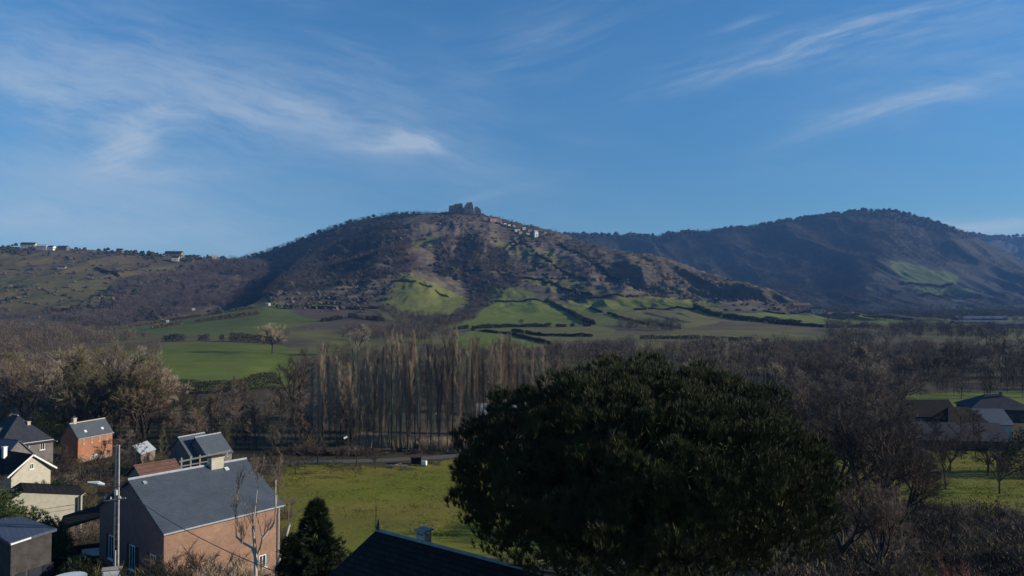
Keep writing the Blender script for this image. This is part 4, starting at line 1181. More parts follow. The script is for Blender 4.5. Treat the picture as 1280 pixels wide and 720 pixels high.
def tiled_mat(name, c1, c2, row=.25, col=.3, rough=.75, spec=.3, brick=True, mortar=None, msize=.02, bump=.4):
    """courses of slates, tiles or bricks in object space, one axis following height"""
    if name in MATS: return MATS[name]
    m = bpy.data.materials.new(name); m.use_nodes = True
    t = NT(m.node_tree); b = t.n['Principled BSDF']
    tc = t.node('ShaderNodeTexCoord'); sp = t.node('ShaderNodeSeparateXYZ'); t.l.new(tc.outputs['Object'], sp.inputs[0])
    br = t.node('ShaderNodeTexBrick')
    t.l.new(t.xyz(t.m('ADD', sp.outputs[0], t.m('MULTIPLY', sp.outputs[1], .83)), sp.outputs[2]), br.inputs['Vector'])
    br.inputs['Color1'].default_value = (*c1, 1); br.inputs['Color2'].default_value = (*c2, 1)
    br.inputs['Mortar'].default_value = (*(mortar or tuple(x * .55 for x in c1)), 1)
    br.inputs['Scale'].default_value = 1.0; br.inputs['Mortar Size'].default_value = msize
    br.inputs['Brick Width'].default_value = col; br.inputs['Row Height'].default_value = row
    n = t.noise(tc.outputs['Object'], .7, 6, .65); n2 = t.noise(tc.outputs['Object'], 5.0, 4, .6)
    k = t.m('ADD', t.m('MULTIPLY', n, .8), t.m('ADD', t.m('MULTIPLY', n2, .35), .42))
    c = t.mix(1.0, br.outputs[0], t.xyz(k, k, k), 'MULTIPLY')
    t.l.new(c, b.inputs['Base Color']); b.inputs['Roughness'].default_value = rough; b.inputs['Specular IOR Level'].default_value = spec
    bp = t.node('ShaderNodeBump'); bp.inputs['Strength'].default_value = bump; bp.inputs['Distance'].default_value = .02
    t.l.new(br.outputs[1], bp.inputs['Height']); bp.invert = True; t.l.new(bp.outputs[0], b.inputs['Normal'])
    MATS[name] = m; return m

M = {}
M['slate'] = tiled_mat('slate', (.062, .076, .092), (.074, .088, .104), .13, .34, .6, .4, msize=.006, bump=.15)
M['slate_dark'] = tiled_mat('slate_dark', (.020, .018, .017), (.032, .029, .027), .13, .34, .9, .06, msize=.012, bump=.3)
M['slate_blue'] = tiled_mat('slate_blue', (.06, .075, .105), (.075, .09, .12), .3, .5, .6, .3)
M['slate_deep'] = tiled_mat('slate_deep', (.028, .032, .042), (.040, .044, .054), .3, .5, .8, .2)  # darker slate: shade on the hipped roof is put into its colour
M['dull_pale'] = mat('dull_pale_wall', (.42, .39, .33), var=.15, scale=.4)
M['dark_wall'] = mat('dark_wall', (.05, .046, .042), var=.3, scale=1.5)  # shade on the flat roofed house's walls is put into this colour
M['tile_red'] = tiled_mat('tile_red', (.14, .07, .052), (.19, .10, .072), .3, .25)
M['ochre_wall'] = tiled_mat('ochre_wall', (.25, .148, .098), (.285, .175, .12), .20, .42, .9, .2, mortar=(.31, .21, .15), msize=.012, bump=.2)
M['brick'] = tiled_mat('brick', (.32, .115, .06), (.38, .165, .085), .16, .34, .9, .2, mortar=(.30, .17, .11))
M['mauve_wall'] = mat('mauve_wall', (.22, .115, .095), var=.12, scale=2, bump=.2)
M['cream'] = mat('cream_render', (.44, .405, .31), var=.10, scale=1.5, bump=.15)
M['white'] = mat('white_paint', (.74, .73, .70), var=.07, scale=2)
M['stone'] = mat('stone', (.26, .20, .15), var=.35, scale=1.2, bump=.6)
M['ruin'] = mat('ruin_stone', (.20, .155, .125), var=.35, scale=.25)
M['greywall'] = mat('grey_render', (.15, .135, .12), var=.2, scale=1)
M['darkwood'] = mat('dark_wood', (.05, .037, .028), var=.3, scale=4)
M['wood'] = mat('weathered_wood', (.20, .16, .12), var=.25, scale=6)
M['zinc'] = mat('zinc', (.36, .38, .40), rough=.45, var=.12, scale=3, spec=.5)
M['concrete'] = mat('concrete', (.30, .28, .25), var=.2, scale=3, bump=.2)
M['glass'] = mat('window_glass', (.03, .035, .045), rough=.12, var=.2, scale=1, spec=.7)
M['metal'] = mat('dark_metal', (.06, .06, .06), rough=.5, var=.2, scale=5)
M['asphalt'] = mat('asphalt', (.10, .092, .085), var=.2, scale=.8)
M['plastic'] = mat('pale_plastic', (.62, .63, .62), rough=.4, var=.05)

def window(parent, x, y, z, w, h, face, shutters=None, frame='white'):
    """a window on a wall plane: face is 'x-','x+','y-' or 'y+'; x, y is a point of the plane"""
    f = MB(); p = MB(); t = .07; d = .06
    def B(mb, a0, a1, z0, z1, d0, d1):
        if face[0] == 'y':
            s = -1 if face[1] == '-' else 1; ys = sorted((y + s * d0, y + s * d1)); mb.box(x + a0, x + a1, ys[0], ys[1], z0, z1)
        else:
            s = -1 if face[1] == '-' else 1; xs = sorted((x + s * d0, x + s * d1)); mb.box(xs[0], xs[1], y + a0, y + a1, z0, z1)
    hw = w / 2
    B(f, -hw, -hw + t, z, z + h, .004, d); B(f, hw - t, hw, z, z + h, .004, d)
    B(f, -hw + t, hw - t, z, z + t, .004, d); B(f, -hw + t, hw - t, z + h - t, z + h, .004, d)
    B(f, -t * .4, t * .4, z + t, z + h - t, .004, d * .8)
    B(f, -hw - .08, hw + .08, z - .10, z - .002, .004, d * 2)
    o = f.build('window', M[frame], parent)
    B(p, -hw + t, -t * .4, z + t, z + h - t, .004, d * .4); B(p, t * .4, hw - t, z + t, z + h - t, .004, d * .4)
    q = p.build('pane', M['glass'], o)
    if shutters:
        for sgn in (-1, 1):
            sm = MB(); a0 = sgn * (hw + .03); a1 = sgn * (hw + .03 + w * .5)
            B(sm, min(a0, a1), max(a0, a1), z, z + h, .004, .05); sm.build('shutter', M[shutters], parent)
    return o

def gable_house(name, label, pos, yaw, L, W, zr, ze, zb, wall, roof, over=.35, gable_over=.25, cat='house', group=None, ridge=None, hip=0.0, gutter=True, wallname='wall'):
    """local x along the ridge, y across; zr, ze, zb heights of ridge, eaves and base relative to pos"""
    r = empty(name, (pos[0], pos[1], pos[2] + zb), yaw, label, cat, group)
    H = zr - zb; E = ze - zb; w = W / 2
    b = MB()
    if hip > 0:
        b.box(-L / 2, L / 2, -w, w, -.6, E - .05)
    else:
        b.prism([(-w, -.6), (w, -.6), (w, E - .06), (0, H - .08), (-w, E - .06)], (-L / 2, L / 2))
    b.build(wallname, wall, r)
    sl = (H - E) / w
    o = MB(); lx = L / 2 + gable_over; wo = w + over; eo = E - sl * over
    if hip > 0:
        hx = lx - hip
        o.slab([(-lx, -wo, eo), (lx, -wo, eo), (hx, 0, H), (-hx, 0, H)], .14)
        o.slab([(lx, wo, eo), (-lx, wo, eo), (-hx, 0, H), (hx, 0, H)], .14)
        o.slab([(lx, -wo, eo), (lx, wo, eo), (hx, 0, H)], .14); o.slab([(-lx, wo, eo), (-lx, -wo, eo), (-hx, 0, H)], .14)
    else:
        o.slab([(-lx, -wo, eo), (lx, -wo, eo), (lx, 0, H), (-lx, 0, H)], .16)
        o.slab([(lx, wo, eo), (-lx, wo, eo), (-lx, 0, H), (lx, 0, H)], .16)
    ro = o.build('roof', roof, r)
    if ridge:
        hx = lx - hip
        MB().bar((-hx, 0, H + .02), (hx, 0, H + .02), .11, 6).build('ridge_cap', ridge, ro)
    if gutter:
        for s in (-1, 1):
            MB().bar((-lx, s * (wo + .07), eo - .08), (lx, s * (wo + .07), eo - .08), .075, 6).build('gutter', M['zinc'], ro)
    return r, ro, dict(H=H, E=E, w=w, L=L, sl=sl)

def chimney(ro, x, y, z0, w, d, h, m, cap=True, pots=2):
    c = MB().box(x - w / 2, x + w / 2, y - d / 2, y + d / 2, z0, z0 + h)
    if cap: c.box(x - w / 2 - .06, x + w / 2 + .06, y - d / 2 - .06, y + d / 2 + .06, z0 + h + .002, z0 + h + .12)
    o = c.build('chimney', m, ro)
    if pots:
        for i in range(pots):
            px_ = x + (i - (pots - 1) / 2) * w * .5
            MB().bar((px_, y, z0 + h + .1), (px_, y, z0 + h + .42), .10, 8, .08).build('chimney_pot', M['tile_red'], o)
    return o

def solve(A, B, C, YA):
    """ridge ends A, B and the eave corner C under A, all as pixels; YA the distance of A"""
    a = at(A[0], A[1], YA); YB = YA * (A[1] - HOR) / (B[1] - HOR); b = at(B[0], B[1], YB)
    d = b - a; L = math.hypot(d.x, d.y); ux, uy = d.x / L, d.y / L
    best = None
    for s in (1, -1):
        nx, ny = s * uy, -s * ux
        k = (C[0] - 640) / F
        den = nx - k * ny
        w = (k * a.y - a.x) / den
        if w > 0: best = (w, nx, ny)
    w, nx, ny = best
    yc = a.y + ny * w; zc = CAMZ - (C[1] - HOR) / F * yc
    ctr = (a + b) / 2
    yaw = math.atan2(uy, ux)
    # which local side (y) the visible eave is on
    side = 1 if (-uy * nx + ux * ny) > 0 else -1
    return ctr, yaw, L, w, a.z, zc, side

# ============================================================ the near houses
def near_houses():
    # --- big slate roofed house
    ctr, yaw, L, w, zr, ze, side = solve((163, 598), (310, 572), (208, 665), 60)
    zb = 6.6
    r, ro, g = gable_house('house', 'big house with slate roof, sunlit ochre side wall and dark gable behind the utility pole',
                           (ctr.x, ctr.y, 0), yaw, L - .5, (w - .35) * 2, zr, ze + .2, zb, M['ochre_wall'], M['slate'], over=.35, gable_over=.25, ridge=M['zinc'])
    s = side
    # gable wall skin (darker mauve) on the end that faces the pole
    gx = -(L - .5) / 2
    MB().prism([(-g['w'], -.5), (g['w'], -.5), (g['w'], g['E'] - .1), (0, g['H'] - .14), (-g['w'], g['E'] - .1)], (gx - .03, gx - .004)).build('gable_wall', M['mauve_wall'], r)
    gy = s * g['w']
    for (yy, z, ww, hh, sh) in ((s * 4.3, 1.9, 1.0, 2.0, 'darkwood'), (s * .6, 1.9, 1.0, 2.0, 'darkwood'), (-s * 3.4, 1.9, 1.0, 2.0, 'darkwood')):
        window(r, gx - .03, yy, z, ww, hh, 'x-', shutters=sh)
    fc = 'y-' if s < 0 else 'y+'
    window(r, 3.4, gy, .9, .7, 1.1, fc, shutters='wood')
    chimney(ro, L * .20, s * .35, g['H'] - .5, 1.15, .6, 1.1, M['cream'], pots=0)
    c2 = ro.children[-1]
    MB().box(L * .20 - .68, L * .20 + .68, s * .35 - .4, s * .35 + .4, g['H'] + .75, g['H'] + .82).build('chimney_cap', M['darkwood'], c2)
    def skylight(x, f, sx, sy, m='zinc'):
        y0 = s * g['w'] * f; z0 = g['H'] - abs(y0) * g['sl']
        y1 = s * (g['w'] * f + sy); z1 = g['H'] - abs(y1) * g['sl']
        return MB().slab([(x - sx / 2, y0, z0 + .10), (x + sx / 2, y0, z0 + .10), (x + sx / 2, y1, z1 + .10), (x - sx / 2, y1, z1 + .10)], .12).build('skylight', M[m], ro)
    skylight(L * .27, .12, .35, .35, 'plastic'); skylight(-L * .40, .10, .28, .28, 'zinc')
    MB().bar((L / 2 - .45, gy + s * .12, -.5), (L / 2 - .45, gy + s * .12, g['E'] - .35), .05, 8).build('downpipe', M['zinc'], r)
    # --- brick house
    ctr, yaw, L, w, zr, ze, side = solve((90, 529), (133, 522), (100.5, 546), 140)
    zb = hz(ctr.x, ctr.y)
    r, ro, g = gable_house('house', 'orange brick house with grey slate roof and pale chimney, near the tallest bare tree', (ctr.x, ctr.y, 0), yaw, L, w * 2, zr, ze, zb - .3, M['brick'], M['slate'], over=.2, gable_over=.12, ridge=M['cream'], gutter=True)
    s = side; fc = 'y-' if s < 0 else 'y+'; gy = s * g['w']
    for i in range(4):
        xx = -L / 2 + L * (.16 + i * .225)
        window(r, xx, gy, g['E'] - 1.45, .34, .95, fc, frame='cream')
        window(r, xx, gy, .25, .55, .95, fc, frame='white')
    MB().box(-L / 2, L / 2, *(sorted((gy + s * .004, gy + s * .07))), 1.45, 1.55).build('string_course', M['stone'], r)
    MB().box(-.35, .35, *(sorted((gy + s * .004, gy + s * .09))), -.1, 1.35).build('door', M['white'], r)
    for yy in (-.9, .9): window(r, -L / 2, yy, 1.7, .4, .8, 'x-', frame='cream')
    chimney(ro, -L / 2 + 1.0, -s * .15, g['H'] - .4, .65, .6, 1.25, M['cream'], pots=2)
    for f in (-.22, .27):
        y0 = s * g['w'] * .62; z0 = g['H'] - abs(y0) * g['sl']; y1 = s * g['w'] * .78; z1 = g['H'] - abs(y1) * g['sl']
        MB().slab([(L * f - .25, y0, z0 + .12), (L * f + .25, y0, z0 + .12), (L * f + .25, y1, z1 + .12), (L * f - .25, y1, z1 + .12)], .1).build('skylight', M['plastic'], ro)
    # --- hip roofed slate house at the left edge
    c = at(26, 540, 132); zb = hz(c.x, c.y)
    zt = 30 - (518 - 385) / 900 * 132; 
    r, ro, g = gable_house('house', 'large left-edge house with steep hipped slate roof, white dormer and orange chimney', (c.x - .6, c.y, 0), R(-36), 10.5, 8.6, zt, 6.1, zb - .3, M['greywall'], M['slate_deep'], over=.4, gable_over=.4, hip=4.4, ridge=M['zinc'])
    ztl = g['H']
    chimney(ro, -3.6, .6, g['E'] + .6, .8, .7, 3.3, M['brick'], pots=2); chimney(ro, 2.6, 1.2, g['E'] + 1.0, .5, .5, 2.2, M['cream'], pots=0)
    d = MB().prism([(.15, g['E'] + .5), (1.5, g['E'] + .5), (1.5, g['E'] + 1.7), (.82, g['E'] + 2.4), (.15, g['E'] + 1.7)], (-3.7, -1.2), 'y').build('dormer', M['white'], ro)
    MB().slab([(.82, -3.85, g['E'] + 2.5), (.82, -.6, g['E'] + 2.5), (1.7, -.6, g['E'] + 1.6), (1.7, -3.85, g['E'] + 1.6)], .06).slab([(.82, -3.85, g['E'] + 2.5), (.82, -.6, g['E'] + 2.5), (-.05, -.6, g['E'] + 1.6), (-.05, -3.85, g['E'] + 1.6)], .06).build('dormer_roof', M['slate'], ro)
    for xx in (-3.4, -.9, 1.4, 3.8):
        window(r, xx, -4.3, g['E'] - 1.7, .8, 1.2, 'y-'); window(r, xx, -4.3, .8, .8, 1.4, 'y-')
    for yy in (-2.5, 0, 2.5):
        window(r, 5.25, yy, g['E'] - 1.7, .8, 1.2, 'x+'); window(r, 5.25, yy, .8, .8, 1.4, 'x+')
    MB().box(-5.35, 5.35, -4.45, -4.31, g['E'] - .32, g['E'] - .06).box(5.26, 5.40, -4.3, 4.3, g['E'] - .32, g['E'] - .06).build('cornice', M['white'], r)
    # --- low blue grey annex in front of it
    c = at(4, 556, 120)
    r, ro, g = gable_house('annexe', 'low building with pale blue-grey roof in front of the hipped slate house', (c.x, c.y, 0), R(-18), 8.0, 5.0, 30 - (547 - 385) / 900 * 120, 5.9, hz(c.x, c.y) - .3, M['greywall'], M['slate_blue'], cat='building')
    window(r, 2.5, -2.5, 1.6, .9, 1.0, 'y-'); window(r, -1, -2.5, 1.6, .9, 1.0, 'y-')
    # --- cottage with a pale gable
    ctr, yaw, L, w, zr, ze, side = solve((45, 565), (-14, 566), (22, 588), 108)
    w = min(w, 3.4)
    a = at(50, 565, 108)
    yaw = R(-14)
    ctr = Vector((a.x - 4.0 * math.cos(yaw), a.y - 4.0 * math.sin(yaw), 0)); L = 8.0
    r, ro, g = gable_house('cottage', 'cottage with dark roof and pale cream gable below the hipped house', (ctr.x, ctr.y, 0), yaw - R(12), L, 5.6, a.z, a.z - 2.5, hz(ctr.x, ctr.y) - .4, M['cream'], M['slate_dark'], over=.3, gable_over=.35, gutter=False, cat='house')
    for yy in (-1.4, 1.4): window(r, L / 2, yy, 1.2, .8, 1.2, 'x+')
    window(r, L / 2, 0, g['E'] + .3, .6, .8, 'x+'); window(r, 1, -3.2, 1.2, .8, 1.2, 'y-')
    chimney(ro, -1.2, -.9, g['H'] - .9, .5, .5, 1.6, M['white'], pots=0)
    MB().slab([(L / 2 + .36, -3.6, g['E'] - .15), (L / 2 + .42, -3.6, g['E'] - .15), (L / 2 + .42, 0, g['H'] + .03), (L / 2 + .36, 0, g['H'] + .03)], .22).slab([(L / 2 + .36, 3.6, g['E'] - .15), (L / 2 + .42, 3.6, g['E'] - .15), (L / 2 + .42, 0, g['H'] + .03), (L / 2 + .36, 0, g['H'] + .03)], .22).build('bargeboard', M['white'], ro)
    # small white porch block in front of it
    c = at(14, 600, 98); zb = hz(c.x, c.y)
    r = empty('porch', (c.x, c.y, zb), R(-20), 'small white porch block with a dark sloping canopy in front of the cream gabled cottage', 'porch')
    MB().box(-.9, .9, -.8, .8, -.4, 2.6).build('wall', M['cream'], r)
    MB().slab([(-1.0, -1.0, 2.65), (3.6, -1.0, 2.65), (3.6, 1.2, 3.9), (-1.0, 1.2, 3.9)], .12).build('roof', M['slate_dark'], r)
    for xx in (3.4,): MB().bar((xx, -.8, -.3), (xx, -.8, 2.6), .07).build('post', M['white'], r)
    # --- cream shed with the long slope
    zt = 30 - (612 - 385) / 900 * 88; c = at(34, 612, 88); zb = hz(c.x, c.y) - .5
    r = empty('garage', (c.x, c.y, zb), R(38), 'long cream garage lit by the sun, thin dark roof sloping down to the right', 'garage')
    H = zt - zb
    MB().prism([(-1.6, -.4), (6.2, -.4), (6.2, H - 1.35), (0, H - .08), (-1.6, H - 1.0)], (0, 5.0), 'y').build('wall', M['cream'], r)
    ro = MB().slab([(0, -.22, H + .05), (0, 5.2, H + .05), (6.5, 5.2, H - 1.30), (6.5, -.22, H - 1.30)], .12).slab([(0, -.22, H + .05), (0, 5.2, H + .05), (-1.9, 5.2, H - 1.1), (-1.9, -.22, H - 1.1)], .12).build('roof', M['slate_dark'], r)
    MB().box(-1.59, 5.6, -.05, -.004, H - 2.55, H - 2.47).box(-1.59, 5.6, -.05, -.004, H - 3.05, H - 2.99).build('trim_band', M['stone'], r)
    MB().bar((5.7, -.16, -.4), (5.7, -.16, H - 1.6), .09, 8).build('downpipe', M['metal'], r)
    MB().bar((6.05, -.2, -.4), (6.05, -.2, H - 1.5), .12, 8).bar((6.05, -.2, H - 1.5), (6.5, -.1, H - 1.25), .09, 8).build('corner_pipe', M['cream'], r)
    # --- flat roofed house at the bottom left
    def onz(u, v, z): Y = (CAMZ - z) * F / (v - HOR); return at(u, v, Y)
    pts = [onz(-26, 650, 13.1), onz(32, 643, 13.3), onz(76, 658, 13.0), onz(18, 676, 12.9)]
    cx = sum(p.x for p in pts) / 4; cy = sum(p.y for p in pts) / 4; zb = hz(cx, cy) - .4
    r = empty('flat_roofed_house', (cx, cy, zb), 0, 'low dark walled house with a flat blue-grey roof at the bottom left corner', 'house')
    P = [(p.x - cx, p.y - cy, p.z - zb) for p in pts]
    ro = MB().slab(P, .22).build('roof', M['slate_blue'], r)
    MB().bar(Vector(P[3]) + Vector((.1, -.05, -.1)), Vector(P[3]) * .55 + Vector(P[2]) * .45 + Vector((0, -.08, -.1)), .07, 6).build('fascia', M['white'], ro)
    W_ = [(x * .88, y * .86) for x, y, z in P]
    b = MB(); n = 4; zz = 13.0 - zb - .35
    b.add([(x, y, -.4) for x, y in W_] + [(x, y, zz) for x, y in W_], [(0, 1, 2, 3), (4, 5, 6, 7)] + [(i, (i + 1) % 4, 4 + (i + 1) % 4, 4 + i) for i in range(4)])
    b.build('wall', M['dark_wall'], r)
    e0, e1 = Vector((*W_[3], 0)), Vector((*W_[2], 0)); dd = (e1 - e0).normalized(); nn = Vector((dd.y, -dd.x, 0))
    for f, ww in ((.12, .7), (.42, 1.3), (.75, .9)):
        p0 = e0 + (e1 - e0) * f + nn * .01
        q = MB(); V = [p0 + dd * a + Vector((0, 0, z)) + nn * k for k in (0, .05) for a, z in ((0, 1.5), (ww, 1.5), (ww, 2.7), (0, 2.7))]
        q.add(V, [(0, 1, 2, 3), (4, 5, 6, 7), (0, 1, 5, 4), (1, 2, 6, 5), (2, 3, 7, 6), (3, 0, 4, 7)]); o = q.build('window', M['glass'], r)
    # --- garden wall, table and lean-to near the pole
    a = at(40, 702, 52); b_ = at(84, 716, 47)
    w_ = MB(); d = (b_ - a); 
    r = empty('garden_wall', (a.x, a.y, hz(a.x, a.y) - .3), math.atan2(d.y, d.x), 'low stone garden wall with a pale coping below the flat roofed house', 'wall')
    Lw = math.hypot(d.x, d.y) + 2
    MB().box(0, Lw, -.15, .15, 0, 2.2).build('wall_body', M['stone'], r); MB().box(-.05, Lw + .05, -.2, .2, 2.203, 2.3).build('coping', M['concrete'], r)
    c = at(92, 722, 45.5)
    r = empty('round_table', (c.x, c.y, hz(c.x, c.y)), 0, 'round white garden table at the bottom edge left of the utility pole', 'table')
    k = MB(); n = 24; z = c.z - hz(c.x, c.y) + .15
    k.add([(1.0 * math.cos(i * 2 * math.pi / n), 1.0 * math.sin(i * 2 * math.pi / n), zz) for zz in (z, z + .06) for i in range(n)], [tuple(range(n)), tuple(range(n, 2 * n))] + [(i, (i + 1) % n, n + (i + 1) % n, n + i) for i in range(n)]).build('tabletop', M['plastic'], r)
    MB().bar((0, 0, 0), (0, 0, z), .07, 8).build('pedestal', M['plastic'], r); MB().bar((-.5, 0, .04), (.5, 0, .04), .05).bar((0, -.5, .04), (0, .5, .04), .05).build('foot', M['plastic'], r)
    # lean-to shelter
    pz = hz(-42, 70)
    c = at(112, 640, 72); zb = hz(c.x, c.y) - .2
    r = empty('lean_to', (c.x, c.y, zb), R(24), 'dark open lean-to shelter between the cream garage and the big slate roofed house', 'shelter')
    H = c.z - zb
    MB().slab([(-2.2, -1.6, H - .9), (2.4, -1.6, H + .2), (2.4, 1.8, H + .7), (-2.2, 1.8, H - .4)], .12).build('roof', M['slate_dark'], r)
    for xx, yy, hh in ((-2.0, -1.4, H - 1.0), (2.2, -1.4, H + .05), (-2.0, 1.6, H - .55), (2.2, 1.6, H + .5)): MB().box(xx - .07, xx + .07, yy - .07, yy + .07, -.3, hh).build('post', M['darkwood'], r)
    MB().box(-1.6, 1.8, 1.4, 1.5, 0, 1.6).build('back_panel', M['darkwood'], r)
    c = at(120, 652, 71)
    r = empty('garden_bench', (c.x, c.y, hz(c.x, c.y) - .05), R(20), 'pale bench standing under the dark lean-to shelter', 'bench')
    MB().box(-.9, .9, -.25, .25, .9, .98).build('seat', M['white'], r); MB().box(-.9, .9, .22, .28, 1.0, 1.5).build('backrest', M['white'], r)
    for xx in (-.8, .8): MB().box(xx - .05, xx + .05, -.22, .22, 0, .897).build('leg', M['white'], r)
    # --- small grey shed, slate pair, pergola
    ctr, yaw, L, w, zr, ze, side = solve((168, 556), (186, 550), (179, 566), 138)
    r, ro, g = gable_house('garden_shed', 'little grey roofed shed among the bushes right of the brick house', (ctr.x, ctr.y, 0), yaw, max(L, 2.8), max(w, 1.6) * 2, zr, min(ze, zr - .9), hz(ctr.x, ctr.y) - .3, M['wood'], M['zinc'], over=.15, gable_over=.15, gutter=False, cat='shed')
    MB().box(-.4, .4, -g['w'] - .06, -g['w'] - .004, -.1, g['E'] - .3).build('door', M['darkwood'], r)
    for (A, B, C, lab) in (((222, 546), (237, 543), (232, 569), 'left one of the pair of steep slate roofed houses right of the garden shed'),
                           ((243, 546), (259, 543), (262, 566), 'right one of the pair of steep slate roofed houses right of the garden shed')):
        a = at(A[0], A[1], 128)
        r, ro, g = gable_house('slate_cottage', lab, (a.x + 1.6, a.y + 2.6, 0), R(62), 5.2, 6.4, a.z, a.z - 3.0, hz(a.x, a.y) - .3, M['greywall'], M['slate'], over=.3, gable_over=.2, ridge=M['zinc'], gutter=False)
        window(r, 0, -3.2, .6, .8, 1.1, 'y-'); window(r, -2.6, 0, .8, .8, 1.1, 'x-')
    c = at(258, 572, 116); zb = hz(c.x, c.y)
    r = empty('pergola', (c.x, c.y, zb), R(14), 'pale wooden pergola frame in front of the pair of slate roofed houses', 'pergola')
    H = c.z - zb
    for i in range(6):
        MB().box(-3.4 + i * 1.36 - .09, -3.4 + i * 1.36 + .09, -.09, .09, -.2, H + .3 + .25 * i * .6).build('post', M['cream'], r)
    MB().slab([(-3.7, -.15, H - .2), (3.8, -.15, H + 1.2), (3.8, .15, H + 1.2), (-3.7, .15, H - .2)], .22).build('beam', M['cream'], r)
    MB().slab([(-3.7, -.12, H - 1.0), (3.8, -.12, H + .1), (3.8, .12, H + .1), (-3.7, .12, H - 1.0)], .16).build('rail', M['cream'], r)
    # red tiled outhouse behind the big roof
    a = at(160, 590, 72)
    r, ro, g = gable_house('outhouse', 'low red tiled outhouse peeping over the ridge of the big slate roofed house', (a.x + 1.6, a.y + 2.6, 0), R(50), 3.6, 4, a.z + .6, a.z - .6, hz(a.x, a.y) - .3, M['stone'], M['tile_red'], over=.3, gable_over=.3, gutter=False, cat='outbuilding')
    window(r, -1.8, 0, 1.2, .7, .7, 'x-')
    # --- dark roofed house at the bottom centre
    a = at(473, 661, 38); YB = (CAMZ - a.z) * F / (716 - HOR); b = at(684, 716, YB)
    d = b - a; L = math.hypot(d.x, d.y); yaw = math.atan2(d.y, d.x); ctr = (a + b) / 2
    r, ro, g = gable_house('foreground_house', 'near house at the bottom centre with dark roof, pale ridge and small white chimney', (ctr.x, ctr.y, 0), yaw, L - .4, 12.0, a.z, a.z - 2.7, hz(ctr.x, ctr.y) - .5, M['mauve_wall'], M['slate_dark'], over=.5, gable_over=.3, gutter=True)
    MB().slab([(-L / 2 - .1, .02, g['H'] + .11), (L / 2 + .1, .02, g['H'] + .11), (L / 2 + .1, .30, g['H'] + .0), (-L / 2 - .1, .30, g['H'] + .0)], .08).slab([(-L / 2 - .1, .02, g['H'] + .11), (L / 2 + .1, .02, g['H'] + .11), (L / 2 + .1, -.10, g['H'] + .03), (-L / 2 - .1, -.10, g['H'] + .03)], .06).build('ridge_cap', M['concrete'], ro)  # pale cap: the lit edge of the ridge is put into its colour
    for xx in (-3, 0, 3): window(r, xx, -6, 1.2, 1.0, 1.3, 'y-', shutters='darkwood')
    f = (540 - 473) / (684 - 473)
    cx_ = -L / 2 + L * .285
    ch = MB().box(cx_ - .28, cx_ + .28, .05, .55, g['H'] - .6, g['H'] + .30).build('chimney', M['cream'], ro)
    for dx in (-.24, .24):
        for dy in (.09, .51): MB().box(cx_ + dx - .04, cx_ + dx + .04, dy - .04, dy + .04, g['H'] + .302, g['H'] + .50).build('cap_support', M['cream'], ch)
    MB().box(cx_ - .36, cx_ + .36, -.03, .63, g['H'] + .502, g['H'] + .58).build('chimney_cap', M['concrete'], ch)
    fx = -L / 2 - .1
    an = MB().bar((fx, 0, g['H']), (fx, 0, g['H'] + 1.35), .018, 6).build('aerial', M['metal'], ro)
    MB().bar((fx + .14, 0, g['H'] + .1), (fx + .16, .02, g['H'] + .6), .085, 8, .03).build('finial', M['metal'], ro)

